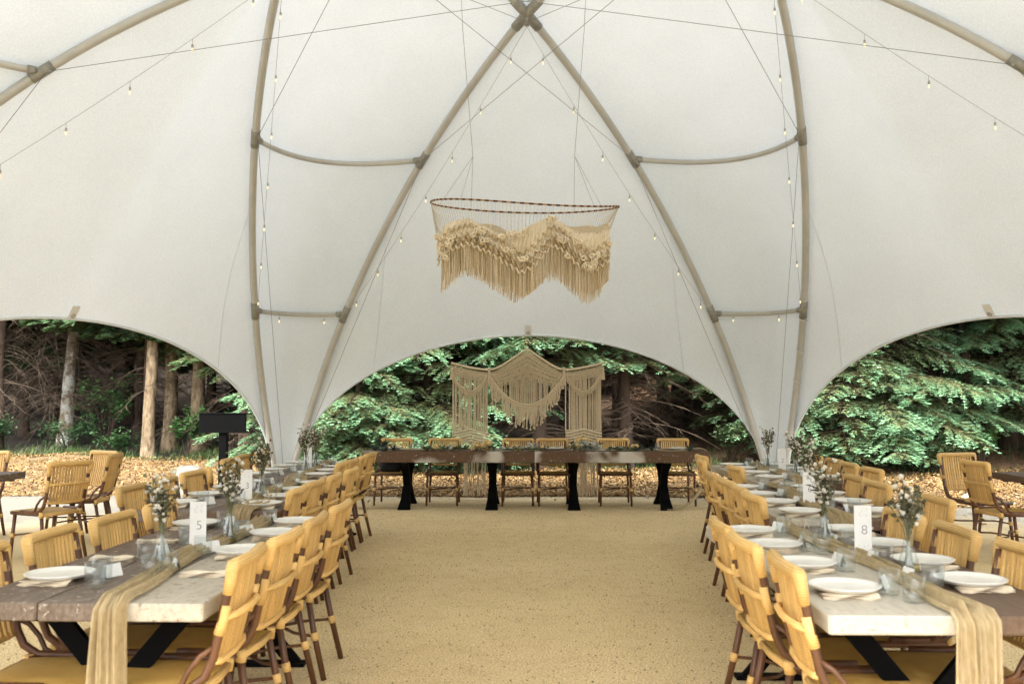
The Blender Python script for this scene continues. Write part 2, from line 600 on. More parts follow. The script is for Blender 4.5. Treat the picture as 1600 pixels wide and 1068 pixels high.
# bed of wood chips
mx_ = np.linspace(-24, 24, 193)
rows = []
for t in np.linspace(0, 1, 24):
    yy = edge_y(mx_) - .02 + t * (mulch_y(mx_) - edge_y(mx_))
    rows.append(np.stack([mx_, yy, terrain(mx_, yy) + .012 + .05 * np.sin(math.pi * min(1, t * 4) / 2) * (1 if t < .97 else .2)], -1))
tag(link('wood_chip_bed', MB().grid(np.stack(rows)).mesh('wood_chip_bed', M['mulch'])), kind='structure')

def chips(n, x0, x1):
    x = rng.uniform(x0, x1, n)
    e = edge_y(x)
    mm = mulch_y(x)
    t = rng.random(n) ** 1.5
    y = e - .08 + t * (mm + .3 - e)
    y = np.where(rng.random(n) < .02, e - rng.exponential(.3, n), y)
    z = terrain(x, y) + .035 + rng.uniform(0, .035, n) + .05 * np.minimum(1, t * 4)
    L = rng.uniform(.012, .04, n)
    W = rng.uniform(.006, .015, n)
    az = rng.uniform(0, 2 * np.pi, n)
    ti = rng.normal(0, .35, n)
    tj = rng.normal(0, .4, n)
    u = np.stack([np.cos(az) * np.cos(ti), np.sin(az) * np.cos(ti), np.sin(ti)], -1) * L[:, None]
    w = np.stack([-np.sin(az) * np.cos(tj), np.cos(az) * np.cos(tj), np.sin(tj)], -1) * W[:, None]
    C = np.stack([x, y, z], -1)
    V = np.stack([C - u - w, C + u - w * .6, C + u + w * .6, C - u + w], 1).reshape(-1, 3)
    F = np.arange(4 * n).reshape(-1, 4)
    k = rng.random(n)[:, None]
    c = np.array([.085, .047, .018]) * (1 - k) + np.array([.28, .168, .056]) * k
    c = np.where(rng.random(n)[:, None] < .1, np.array([[.32, .25, .14]]), c)
    return V, F, np.repeat(c, 4, 0)
V, F, c = chips(80000, -15, 15)
tag(link('wood_chips', np_mesh('wood_chips', V, F, M['chips'], c)), 'pale orange wood chips spread in a band behind the gravel floor', 'wood chips', kind='stuff')

n = 60000
x = rng.uniform(-3.4, 3.4, n)
y = 2.6 + rng.random(n) ** 1.3 * 12
r_ = .0024 + .0042 * rng.random(n) ** 2.5
an = rng.uniform(0, 6.283, n)
T4 = np.array([[1, 0, 0], [-.5, .87, 0], [-.5, -.87, 0], [0, 0, .9]])
ca, sa = np.cos(an), np.sin(an)
V = np.stack([T4[None, :, 0] * ca[:, None] - T4[None, :, 1] * sa[:, None], T4[None, :, 0] * sa[:, None] + T4[None, :, 1] * ca[:, None], np.repeat(T4[None, :, 2], n, 0)], -1) * r_[:, None, None] * rng.uniform(.6, 1.5, (n, 1, 1))
V = (V + np.stack([x, y, np.zeros(n)], -1)[:, None]).reshape(-1, 3)
F = (np.arange(n) * 4)[:, None, None] + np.array([[0, 1, 3], [1, 2, 3], [2, 0, 3]])[None]
k = rng.random((n, 1))
c = np.where(rng.random((n, 1)) < .55, np.array([[.20, .14, .07]]) * (.5 + k), np.array([[.62, .52, .34]]) * (.8 + .3 * k))
tag(link('grit', np_mesh('grit', V, F.reshape(-1, 3), M['chips'], np.repeat(c, 4, 0))), 'loose grit and tiny pebbles scattered over the gravel floor', 'grit', kind='stuff')
# ---------------------------------------------------------------- tent
TCX, TCY = -.047, 8.014
def spline(K, n):
    K = np.array(K, float)
    d = np.r_[0, np.cumsum(np.linalg.norm(np.diff(K, axis=0), axis=1))]
    N = len(d)
    h = np.diff(d)
    A = np.zeros((N, N))
    B = np.zeros((N, K.shape[1]))
    A[0, 0] = A[-1, -1] = 1
    for i in range(1, N - 1):
        A[i, i - 1], A[i, i], A[i, i + 1] = h[i - 1], 2 * (h[i - 1] + h[i]), h[i]
        B[i] = 6 * ((K[i + 1] - K[i]) / h[i] - (K[i] - K[i - 1]) / h[i - 1])
    m = np.linalg.solve(A, B)
    t = np.linspace(0, d[-1], n) if isinstance(n, int) else np.asarray(n) * d[-1]
    k = np.clip(np.searchsorted(d, t, side='right') - 1, 0, N - 2)
    a_ = (d[k + 1] - t)[:, None]
    b_ = (t - d[k])[:, None]
    hk = h[k][:, None]
    return m[k] * a_**3 / (6 * hk) + m[k + 1] * b_**3 / (6 * hk) + (K[k] / hk - m[k] * hk / 6) * a_ + (K[k + 1] / hk - m[k + 1] * hk / 6) * b_
_A = np.radians([60 - .322, 55.823, 49.166, 35.51, 0])
_R = np.array([7.399, 6.856, 5.365, 3.289, 2.092])
_Z = np.array([0, 2.035, 4.216, 5.692, 6.225])
_H = np.stack([_R * np.cos(_A), _R * np.sin(_A), _Z], -1)
_K = np.concatenate([_H, (_H[:-1] * [1, -1, 1])[::-1]])
def arch_pts(mid, t):
    """points on the arch whose crown faces the bearing mid; t from 0 (foot at mid+60) to 1 (foot at mid-60)"""
    q = spline(_K, np.atleast_1d(t))
    a_ = math.radians(mid)
    return np.stack([TCX + q[:, 0] * math.cos(a_) - q[:, 1] * math.sin(a_), TCY + q[:, 0] * math.sin(a_) + q[:, 1] * math.cos(a_), q[:, 2]], -1)
# crossing parameter: where the arch passes bearing mid+30
tt = np.linspace(.3, .5, 400)
qq = spline(_K, tt)
T_N = float(tt[np.argmin(np.abs(np.degrees(np.arctan2(qq[:, 1], qq[:, 0])) - 30))])
T_J, T_K = .289, .151
CEN = np.array([TCX, TCY, 0.0])
tent = thing('event_tent', 'large cream dome tent with curved poles standing over the gravel floor', 'tent', (TCX, TCY, 0))
TO = Vector((TCX, TCY, 0))
def tpart(name, me, parent=None):
    o = link(name, me, parent or tent, (0, 0, 0) if parent else (-TO.x, -TO.y, 0))
    return o
def outward(P, k):
    """push points away from the tent's inside by k metres"""
    d = P - np.array([TCX, TCY, 1.2])
    return P + d / np.linalg.norm(d, axis=-1, keepdims=True) * k
def tube_mesh(P, r, n, mat, name='tube'):
    return MB().tube([tuple(p) for p in P], r, n).mesh(name, mat)
for i in range(6):
    mid = 60 * i
    P = arch_pts(mid, np.linspace(0, 1, 90))
    pole = tpart('arch_pole', tube_mesh(P, .047, 14, M['pole']))
    for t in (T_K, T_J, 1 - T_J, 1 - T_K):
        q = arch_pts(mid, np.linspace(t - .0065, t + .0065, 3))
        tpart('clamp', tube_mesh(q, .054, 12, M['clamp']), pole)
    for t in (.06, 1 - .06):
        pass
# hubs where two arches cross
for i in range(6):
    b_ = 60 * i + 30
    q1 = arch_pts(b_ - 30, np.linspace(T_N - .012, T_N + .012, 3))
    q2 = arch_pts(b_ + 30, np.linspace(1 - T_N - .012, 1 - T_N + .012, 3))
    m_ = MB().tube([tuple(x) for x in q1], .06, 12).tube([tuple(x) for x in q2], .06, 12)
    c_ = q1[1]
    m_.tube([tuple(c_ + np.array([0, 0, .06])), tuple(c_ - np.array([0, 0, .14]))], .03, 10)
    tpart('crossing_hub', m_.mesh('hub', M['clamp']))
def foot_curves(phi):
    """left and right arches leaving the foot at bearing phi: f(t), t 0 at foot"""
    return (lambda t: arch_pts(phi + 60, 1 - np.asarray(t)), lambda t: arch_pts(phi - 60, np.asarray(t)))
def strut_pts(phi, t, bulge, n=17):
    fl, fr = foot_curves(phi)
    A_, B_ = fl([t])[0], fr([t])[0]
    s = np.linspace(0, 1, n)[:, None]
    out = np.array([math.cos(math.radians(phi)), math.sin(math.radians(phi)), 0])
    return A_ * (1 - s) + B_ * s + out * (4 * s * (1 - s)) * bulge
for i in range(6):
    phi = 60 * i
    for t, bl in ((T_K, .36), (T_J, .74)):
        P = strut_pts(phi, t, bl)
        st = tpart('strut', tube_mesh(P, .034, 10, M['pole']))
        for e in (P[:3], P[-3:][::-1]):
            d = e[2] - e[0]
            d = d / np.linalg.norm(d)
            tpart('collar', tube_mesh(np.stack([e[0] + d * .05, e[0] + d * .13]), .043, 10, M['clamp']), st)
    # base plate
    m_ = MB().box((0, 0, .015), (.55, .4, .03), bev=.006)
    fo = CEN + np.array([math.cos(R(phi)), math.sin(R(phi)), 0]) * 7.4
    o = tpart('base_plate', m_.mesh('base_plate', M['clamp'], False))
    o.location = (fo[0] - TO.x, fo[1] - TO.y, 0)
    o.rotation_euler = (0, 0, R(phi + 90))
# fabric: foot panels, face panels with arched hem, crown
HH, HL, HP, HQ, HD = 2.43, .147, 1.956, 2.131, 1.2
def hem_pts(b_, s):
    """s in -1..1 from the foot at b+30 to the foot at b-30"""
    Rr = 7.4
    c_ = Rr * math.sin(R(30 - HD))
    r0 = Rr * math.cos(R(30 - HD))
    th = (s + 1) / 2 * math.pi
    u = c_ * np.sign(np.cos(th)) * np.abs(np.cos(th)) ** (2 / HP)
    w = HH * np.clip(np.sin(th), 0, 1) ** (2 / HQ)
    rad = r0 - w * math.sin(HL)
    a_ = math.radians(b_)
    return np.stack([TCX + rad * math.cos(a_) - u * math.sin(a_), TCY + rad * math.sin(a_) + u * math.cos(a_), w * math.cos(HL)], -1)
def seg_between(phi, s):
    """crown-side boundary of the foot panel: the arch facing phi between its two crossings"""
    return arch_pts(phi, T_N + (1 - 2 * T_N) * s)
for i in range(6):
    phi = 60 * i
    fl, fr = foot_curves(phi)
    ts = np.linspace(0, 1, 31)
    ss = np.linspace(0, 1, 21)
    L_, R_ = fl(ts * T_N), fr(ts * T_N)
    G = L_[:, None] * (1 - ss[None, :, None]) + R_[:, None] * ss[None, :, None]
    out = np.array([math.cos(R(phi)), math.sin(R(phi)), 0])
    top = seg_between(phi, ss) - G[-1]
    bl = np.interp(ts * T_N, [0, T_K, T_J, T_N], [.02, .36, .74, .9])
    side = (4 * ss * (1 - ss))[None, :, None] * bl[:, None, None] * out
    wgt = (np.clip((ts - T_J / T_N) / (1 - T_J / T_N), 0, 1) ** 2)[:, None, None]
    G = G + side * (1 - wgt) + top[None] * wgt
    tpart('fabric_panel', MB().grid(outward(G, .062)).mesh('foot_panel', M['fabric']))
for i in range(6):
    b_ = 60 * i + 30
    sh = np.linspace(-1, 1, 81)
    tt_ = (1 - np.abs(sh)) * T_N
    up = np.where((sh <= 0)[:, None], arch_pts(b_ - 30, tt_), arch_pts(b_ + 30, 1 - tt_))
    hm = hem_pts(b_, sh)
    v = np.linspace(0, 1, 25)[:, None, None]
    G = hm[None] * (1 - v) + up[None] * v
    # gentle doubly curved belly so that no crease hangs from the crossing
    w = np.sin(np.pi * v) * (np.cos(np.pi * sh / 2) ** 2)[None, :, None]
    out = np.array([math.cos(R(b_)), math.sin(R(b_)), .35])
    G = G + w * out * .22
    G = outward(G, .062 * 1.0)
    pn = tpart('fabric_panel', MB().grid(G).mesh('face_panel', M['fabric']))
    hp = outward(hem_pts(b_, np.linspace(-.97, .97, 70)), .06)
    tpart('hem', tube_mesh(hp, .018, 8, M['fabric'], 'hem'), pn)
    c_ = G[0, 40]
    tb = MB()
    ti_ = np.array([-math.sin(R(b_)), math.cos(R(b_)), 0])
    inn = -np.array([math.cos(R(b_)), math.sin(R(b_)), 0]) * .03
    up_ = G[2, 40] - G[0, 40]
    up_ = up_ / np.linalg.norm(up_)
    q = [c_ + inn + ti_ * .05, c_ + inn - ti_ * .05, c_ + inn - ti_ * .05 + up_ * .17, c_ + inn + ti_ * .05 + up_ * .17]
    q2 = [x + inn * .3 for x in q]
    tb.add(q + q2, [(0, 1, 2, 3), (7, 6, 5, 4), (0, 4, 5, 1), (1, 5, 6, 2), (2, 6, 7, 3), (3, 7, 4, 0)])
    o = tpart('hem_tab', tb.mesh('hem_tab', M['cloth_white'], False), pn)
    ring = [tuple(c_ + inn * 1.8 + up_ * .03 + ti_ * .022 * math.cos(x) + up_ * .022 * math.sin(x)) for x in np.linspace(0, 2 * math.pi, 11)]
    tpart('tab_ring', MB().tube(ring, .004, 6).mesh('tab_ring', M['clamp']), pn)
    # sewn seams running from the poles to the hem
    for k in (22, 58):
        P = G[:, k] - (G[:, k] - np.array([TCX, TCY, 1.2])) * .0006
        tpart('seam', tube_mesh(P, .004, 5, M['fabric'], 'seam'), pn)
bd = []
for i in range(6):
    phi = 60 * (5 - i) + 0
    bd.append(seg_between(phi, np.linspace(0, 1, 13))[:-1])
bd = np.concatenate(bd)
cap = np.array([TCX, TCY, 6.85])
v = np.linspace(0, 1, 12)[:, None, None]
G = bd[None] * (1 - v) + cap * v + np.array([0, 0, 1.0]) * (np.sin(np.pi * v) * .12)
G = np.concatenate([G, G[:, :1]], 1)
tpart('fabric_panel', MB().grid(outward(G, .062)).mesh('crown_panel', M['fabric']))

# tension cables and festoon lights
def N_pt(b_):
    return arch_pts(b_ - 30, [T_N])[0] - np.array([0, 0, .10])
bulb_me = MB().lathe([(.0, -.055), (.007, -.051), (.0105, -.040), (.010, -.026), (.007, -.012), (.0, -.008)], 10).mesh('bulb', M['bulb'])
sock_me = MB().lathe([(.0, -.012), (.0115, -.012), (.0115, .02), (.0, .022)], 8).mesh('socket', M['wire'])
def festoon(P0, P1, n, sag, label, skip=()):
    s = np.linspace(0, 1, 25)[:, None]
    P = P0 * (1 - s) + P1 * s - np.array([0, 0, 1]) * (4 * s * (1 - s)) * sag
    t = thing('festoon_light_string', label, 'string lights', tuple(P0), 0, 'festoon light strings in the tent')
    link('wire', tube_mesh(P - P0, .0026, 5, M['wire'], 'festoon_wire'), t)
    for k in range(n):
        u = (k + .5) / n
        j = u * 24
        a_ = int(j)
        q = P[a_] + (P[min(a_ + 1, 24)] - P[a_]) * (j - a_) - P0
        dl = random.uniform(.05, .10)
        b_ = link('bulb', bulb_me, t, tuple(q - np.array([0, 0, dl])), (0, 0, 0))
        link('socket', sock_me, b_)
        link('drop_wire', DROP, b_, scale=(1, 1, dl / .1))
DROP = MB().tube([(0, 0, .015), (0, 0, .1)], .0025, 5).mesh('drop_wire', M['wire'])
names_side = {90: 'back', 30: 'right', 150: 'left'}
for i in range(6):
    phi = 60 * i
    fl, fr = foot_curves(phi)
    foot = CEN + np.array([math.cos(R(phi)), math.sin(R(phi)), 0]) * 7.2 + np.array([0, 0, .1])
    for f_, far in ((fl, phi + 150), (fr, phi - 150)):
        J = f_([T_J])[0]
        d = CEN - J
        d[2] = 0
        J = J + d / np.linalg.norm(d) * .06
        tpart('tension_cable', tube_mesh(np.stack([J, N_pt(far)]), .0032, 5, M['cable'], 'cable'))
        tpart('tension_cable', tube_mesh(np.stack([J, foot]), .0032, 5, M['cable'], 'cable'))
        sh_ = d / np.linalg.norm(d)
        shackle = [tuple(J - sh_ * .02), tuple(J + sh_ * .05)]
        tpart('shackle', MB().tube(shackle, .016, 8).mesh('shackle', M['clamp']))
for phi, side, desc in ((120, 'R', 'bulb string along the left pole leaning to the crossing over the head table'),
                        (60, 'L', 'bulb string along the right pole leaning to the crossing over the head table'),
                        (120, 'L', 'bulb string along the upright pole left of the head table'),
                        (60, 'R', 'bulb string along the upright pole right of the head table'),
                        (180, 'R', 'bulb string crossing the upper left corner below the curved pole'),
                        (0, 'L', 'bulb string crossing the upper right corner below the curved pole')):
    fl, fr = foot_curves(phi)
    f_, nb = (fl, phi + 30) if side == 'L' else (fr, phi - 30)
    Kp = f_([T_K])[0]
    d = CEN - Kp
    d[2] = 0
    Kp = Kp + d / np.linalg.norm(d) * .07
    festoon(N_pt(nb) + np.array([0, 0, -.05]), Kp, 7, .10, desc)
for phi, desc in ((120, 'short bulb string under the low crossbar left of the head table'), (60, 'short bulb string under the low crossbar right of the head table')):
    P = strut_pts(phi, T_K, .36)
    d = CEN - P[8]
    d[2] = 0
    d = d / np.linalg.norm(d) * .05
    festoon(P[0] + d, P[-1] + d, 2, .03, desc)
# white cord wound round the right pole
for tk in (.143, .118, .094):
    fl, fr = foot_curves(60)
    q = fr([tk, tk + .004])
    ax = q[1] - q[0]
    ax = ax / np.linalg.norm(ax)
    e1 = np.cross(ax, [0, 1, .3])
    e1 = e1 / np.linalg.norm(e1)
    e2 = np.cross(ax, e1)
    ring = [tuple(q[0] + .058 * (e1 * math.cos(x) + e2 * math.sin(x)) + ax * .02 * math.cos(x)) for x in np.linspace(0, 2 * math.pi, 17)]
    tpart('cord_loop', MB().tube(ring, .006, 6).mesh('cord_loop', M['card']))

# ---------------------------------------------------------------- tables
LEGS = {}
def xleg_mesh(w, h, bar, thick):
    """crossed steel leg in the local XZ plane, w wide, h high"""
    m_ = MB()
    L = math.hypot(w - bar, h)
    an = math.atan2(h, w - bar)
    m_.box((0, -thick * .26, h / 2), (L, thick * .5, bar), ry=-an)
    m_.box((0, thick * .26, h / 2), (L, thick * .5, bar), ry=an)
    m_.box((0, 0, h / 2), (bar * 2.0, thick * 1.3, bar * 1.8), bev=.01)
    m_.box((0, 0, h - .012), (w + .08, thick * 1.25, .02))
    m_.box((0, 0, .011), (w + .04, thick * 1.4, .02))
    return m_.mesh('cross_leg', M['black'], False)
XLEG = xleg_mesh(.66, .69, .075, .06)
TOPZ, THK = .76, .064
BOLT = MB().lathe([(.0, .006), (.008, .005), (.010, .0), (.010, -.004)], 8).mesh('bolt', M['ink'])
def long_table(label, x0, x1, y0, y1, boards, rz=0.0, group='long dining tables'):
    t = thing('dining_table', label, 'table', ((x0 + x1) / 2, (y0 + y1) / 2, 0), rz, group)
    w, l = x1 - x0, y1 - y0
    x = -w / 2
    for fr_, mt in boards:
        bw = w * fr_
        of = random.uniform(0, 30)      # so that no two boards show the same wear
        m_ = MB().box((of, 0, 0), (bw - .004, l + random.uniform(-.006, .006), THK), bev=.006)
        link('board', m_.mesh('table_board', M[mt], False), t, (x + bw / 2 - of, 0, TOPZ - THK / 2 + random.uniform(-.0015, .0015)))
        x += bw
    for yy in (-l / 2 + .33, l / 2 - .33):
        link('leg', XLEG, t, (0, yy, 0))
    beam = MB().box((0, 0, 0), (.07, l - .72, .05)).mesh('beam', M['black'], False)
    link('beam', beam, t, (0, 0, .335))
    lug = MB().box((0, 0, 0), (w - .12, .05, .02)).mesh('batten', M['black'], False)
    for yy in (-l / 2 + .12, 0, l / 2 - .12):
        link('batten', lug, t, (0, yy, TOPZ - THK - .0125))
    return t
TB = dict(
    L1=(-2.06, -1.166, 3.44, 5.76), L2=(-2.56, -1.62, 6.15, 8.35), L3=(-2.72, -1.80, 8.62, 10.85),
    R1=(.995, 1.875, 3.29, 5.56), R2=(1.50, 2.36, 5.85, 8.05), R3=(1.95, 2.80, 8.36, 10.55))
TN = dict(L1='front left table', L2='middle left table', L3='back left table', R1='front right table', R2='middle right table', R3='back right table')
long_table('weathered grey brown dining table with the five card, nearest on the left', *TB['L1'], [(.33, 'board_grey'), (.30, 'board_grey'), (.37, 'board_pale')])
long_table('weathered dining table with the three card, middle of the left row', *TB['L2'], [(.5, 'board_grey'), (.5, 'board_brown')])
long_table('weathered dining table farthest back in the left row', *TB['L3'], [(.5, 'board_grey'), (.5, 'board_brown')])
long_table('cream and brown dining table with the eight card, nearest on the right', *TB['R1'], [(.57, 'board_cream'), (.43, 'board_brown')])
long_table('pale topped dining table in the middle of the right row', *TB['R2'], [(.34, 'board_pale'), (.66, 'board_brown')])
long_table('dining table with the two card, farthest back in the right row', *TB['R3'], [(.5, 'board_pale'), (.5, 'board_brown')])
def wide_leg():
    """flared black plate leg of the head table, seen edge-on from the front"""
    m_ = MB()
    prof = [(0, .20), (.12, .155), (.30, .115), (.45, .11), (.62, .145)]
    for s in (-1, 1):
        vv = []
        for z, w_ in prof:
            yy = s * (.40 - .33 * math.sin(math.pi * z / .62))
            for dx, dy in ((-w_ * .42, -.04), (w_ * .42, -.04), (w_ * .42, .04), (-w_ * .42, .04)):
                vv.append((dx, yy + dy, z))
        ff = [(3, 2, 1, 0)]
        for i in range(len(prof) - 1):
            for k in range(4):
                j = (k + 1) % 4
                ff.append((i * 4 + k, i * 4 + j, i * 4 + 4 + j, i * 4 + 4 + k))
        o_ = (len(prof) - 1) * 4
        ff.append((o_, o_ + 1, o_ + 2, o_ + 3))
        m_.add(vv, ff)
    m_.box((0, 0, .31), (.085, .12, .10), bev=.01)
    return m_.mesh('flared_leg', M['black'], False)
WLEG = wide_leg()
for x0, x1, lg, lb in ((-2.27, .035, (-1.70, -.53), 'heavy brown slab head table, left half of the pair'), (.045, 2.37, (.57, 1.80), 'heavy brown slab head table, right half of the pair')):
    t = thing('head_table', lb, 'table', ((x0 + x1) / 2, 13.27, 0), 0, 'head table pair')
    w = x1 - x0
    for k, (yy, dp) in enumerate(((-.285, .28), (0, .285), (.285, .28))):
        of = random.uniform(0, 30)
        m_ = MB().box((of, 0, 0), (w - .006 * k, dp, .148 if k == 0 else .07), bev=.007)
        link('board', m_.mesh('slab_board', M['beam_brown'], False), t, (-of, yy, .774 - (.148 if k == 0 else .07) / 2 - .002 * k))
    for xx in lg:
        link('leg', WLEG, t, (xx - (x0 + x1) / 2, 0, 0))
# tables at the far left and far right of the floor
def side_table(label, x0, x1, y0, y1):
    t = long_table(label, x0, x1, y0, y1, [(.5, 'board_brown'), (.5, 'board_grey')], group='tables at the edges of the floor')
    return t
side_table('dark table cut by the left edge of the frame with chairs round it', -7.4, -5.02, 8.55, 9.5)
side_table('dark table cut by the right edge of the frame beside two armchairs', 4.55, 6.9, 8.7, 9.65)

# ---------------------------------------------------------------- chairs
def build_chair_parts():
    P = []
    cane, rat, wea = M['cane'], M['rattan'], M['weave']
    # seat, a cushioned woven panel with rounded edge
    m_ = MB()
    nx, ny = 9, 9
    top = []
    for j in range(ny):
        v = j / (ny - 1)
        y = -.20 + .43 * v
        hw = .195 + .022 * v
        row = []
        for i in range(nx):
            u = i / (nx - 1) * 2 - 1
            e = max(abs(u), abs(v * 2 - 1))
            rr = 1 - .06 * max(0, abs(u) + abs(2 * v - 1) - 1.55)
            row.append((u * hw * rr, (y - .015) * rr + .015, .462 - .018 * e**6 - .012 * (1 - e * e)))
        top.append(row)
    G = np.array(top)
    m_.grid(G)
    B = G.copy()
    B[:, :, 2] = .425
    m_.grid(B[::-1])
    ed = [(0, i) for i in range(nx)] + [(j, nx - 1) for j in range(1, ny)] + [(ny - 1, i) for i in range(nx - 2, -1, -1)] + [(j, 0) for j in range(ny - 2, 0, -1)]
    vv = [tuple(G[e]) for e in ed] + [tuple(B[e]) for e in ed]
    n_ = len(ed)
    m_.add(vv, [(i, n_ + i, n_ + (i + 1) % n_, (i + 1) % n_) for i in range(n_)])
    P.append(('seat', m_.mesh('seat', wea), (0, 0, 0)))
    P.append(('seat_rim', MB().tube([(-.20, -.2, .43), (-.222, .0, .43), (-.226, .19, .43), (-.20, .235, .43), (0, .245, .43), (.20, .235, .43), (.226, .19, .43), (.222, 0, .43), (.20, -.2, .43)], .015, 8).mesh('seat_rim', cane), (0, 0, 0)))
    for s in (-1, 1):
        P.append(('back_post', MB().tube([(s * .205, -.315, .865), (s * .203, -.30, .78), (s * .20, -.275, .65), (s * .20, -.252, .55), (s * .203, -.225, .49), (s * .21, -.17, .452), (s * .218, -.08, .447), (s * .222, .06, .447)], .0165, 9).mesh('back_post', cane), (0, 0, 0)))
        P.append(('leg', MB().tube([(s * .188, -.185, .455), (s * .20, -.225, .25), (s * .212, -.285, 0)], [.0165, .0165, .015], 9).mesh('rear_leg', cane), (0, 0, 0)))
        P.append(('leg', MB().tube([(s * .203, .17, .44), (s * .208, .195, .22), (s * .212, .215, 0)], [.0165, .0165, .015], 9).mesh('front_leg', cane), (0, 0, 0)))
        P.append(('wrap', MB().tube([(s * .203, -.30, .745), (s * .2015, -.288, .69), (s * .2, -.272, .64)], .0195, 9).mesh('post_wrap', rat), (0, 0, 0)))
        P.append(('wrap', MB().tube([(s * .195, -.20, .455), (s * .193, -.195, .405)], .024, 9).mesh('joint_wrap', rat), (0, 0, 0)))
        P.append(('wrap', MB().tube([(s * .2005, -.2265, .245), (s * .202, -.236, .205)], .0205, 9).mesh('leg_wrap', rat), (0, 0, 0)))
        P.append(('wrap', MB().tube([(s * .2075, .193, .245), (s * .2085, .1965, .205)], .0205, 9).mesh('leg_wrap', rat), (0, 0, 0)))
        P.append(('stretcher', MB().tube([(s * .205, -.235, .225), (s * .14, -.1, .228), (-s * .12, .07, .228 + s * .012), (-s * .205, .195, .225)], .0085, 7).mesh('stretcher', cane), (0, 0, 0)))
        P.append(('arm_brace', MB().tube([(s * .203, -.262, .60), (s * .222, -.215, .57), (s * .228, -.175, .52), (s * .226, -.15, .47), (s * .222, -.11, .449)], .0105, 8).mesh('arm_brace', cane), (0, 0, 0)))
    # wrapped top rail turning down over the posts
    P.append(('top_rail', MB().tube([(-.205, -.305, .785), (-.210, -.315, .840), (-.214, -.321, .876), (-.210, -.323, .886), (-.198, -.325, .888), (0, -.340, .886), (.198, -.325, .888), (.210, -.323, .886), (.214, -.321, .876), (.210, -.315, .840), (.205, -.305, .785)], [.0205, .022, .024, .0245, .0245, .0245, .0245, .0245, .024, .022, .0205], 11).mesh('top_rail', rat), (0, 0, 0)))
    P.append(('middle_rail', MB().tube([(-.205, -.295, .70), (-.15, -.322, .703), (0, -.335, .704), (.15, -.322, .703), (.205, -.295, .70)], .0135, 9).mesh('middle_rail', rat), (0, 0, 0)))
    P.append(('lower_rail', MB().tube([(-.20, -.254, .545), (-.15, -.266, .535), (0, -.272, .532), (.15, -.266, .535), (.20, -.254, .545)], .0135, 9).mesh('lower_rail', rat), (0, 0, 0)))
    P.append(('rear_rail', MB().tube([(-.215, -.198, .428), (0, -.215, .428), (.215, -.198, .428)], .017, 9).mesh('rear_rail', rat), (0, 0, 0)))
    sl = MB()
    for k, (y0, z0) in enumerate(((-.262, .535),)):
        path = [(0, -.266, .535), (0, -.292, .64), (0, -.312, .74), (0, -.330, .87)]
        w_, d_ = .0090, .0048
        vv, ff = [], []
        for (x, y, z) in path:
            vv += [(-w_, y - d_, z), (w_, y - d_, z), (w_, y + d_, z), (-w_, y + d_, z)]
        for i in range(3):
            for q in range(4):
                r_ = (q + 1) % 4
                ff.append((i * 4 + q, i * 4 + r_, i * 4 + 4 + r_, i * 4 + 4 + q))
        sl.add(vv, ff)
    slat = sl.mesh('slat', rat, False)
    for k in range(12):
        x = -.162 + .324 * k / 11
        P.append(('slat', slat, (x, .014 * (x / .165) ** 2, 0)))
    return P
CHAIR = build_chair_parts()
def chair(x, y, rz, label, group, z=0.0):
    t = thing('rattan_chair', label, 'chair', (x, y, z), rz, group)
    for nm, me, lc in CHAIR:
        link(nm, me, t, lc)
    return t
ORD = ['nearest', 'second', 'third', 'fourth']
FROM = ['nearest', 'second nearest', 'third nearest', 'fourth nearest']
def chair_row(key, side, spots, grp):
    """spots: (x of back, y of centre, extra turn in degrees)"""
    for k, (xb, y, tw) in enumerate(spots):
        face = -1 if (key[0] == 'L') == (side == 'aisle') else 1      # facing -X or +X
        rz = R(90) if face < 0 else R(-90)
        x = xb + face * .33
        chair(x, y, rz + R(tw), 'rattan chair on %s side of the %s, %s to the camera' % (side, TN[key], FROM[k]), grp)
CG = 'rattan chairs along the dining tables'
chair_row('L1', 'aisle', [(-1.075, 3.68, 2), (-1.06, 4.21, -2), (-1.06, 4.78, 1), (-1.05, 5.37, -1)], CG)
chair_row('L1', 'outer', [(-2.16, 3.72, 1), (-2.14, 4.27, 0), (-2.10, 4.80, -2), (-2.09, 5.40, 2)], CG)
chair_row('L2', 'aisle', [(-1.52, 6.28, 1), (-1.52, 6.83, -2), (-1.50, 7.36, 1), (-1.48, 7.98, -1)], CG)
chair_row('L2', 'outer', [(-2.68, 6.42, -1), (-2.68, 7.02, 2), (-2.70, 7.62, -3)], CG)
chair_row('L3', 'aisle', [(-1.72, 8.75, 1), (-1.70, 9.2, -1), (-1.70, 9.72, 2), (-1.70, 10.25, -2)], CG)
chair_row('L3', 'outer', [(-2.92, 9.25, 0), (-2.96, 9.85, 2), (-2.94, 10.42, -2)], CG)
chair(-2.64, 8.36, R(-38), 'rattan chair turned askew with a white cloth hung over its back', CG)
chair_row('R1', 'aisle', [(.915, 3.54, -2), (.88, 4.08, 2), (.89, 4.60, -1)], CG)
chair_row('R1', 'outer', [(1.96, 3.86, 1), (1.94, 4.46, -1), (1.93, 5.03, 2)], CG)
chair_row('R2', 'aisle', [(1.34, 5.92, 2), (1.37, 6.43, -1), (1.39, 6.95, 1), (1.40, 7.55, -2)], CG)
chair_row('R2', 'outer', [(2.40, 5.75, -2), (2.40, 6.72, 1), (2.43, 7.28, -1)], CG)
chair_row('R3', 'aisle', [(1.74, 8.32, 3), (1.60, 9.12, -4), (1.72, 9.85, 3)], CG)
chair_row('R3', 'outer', [(2.84, 8.08, 1), (2.86, 8.72, -2), (2.90, 9.28, 1), (2.90, 9.90, -1)], CG)
HG = 'rattan chairs behind the head table'
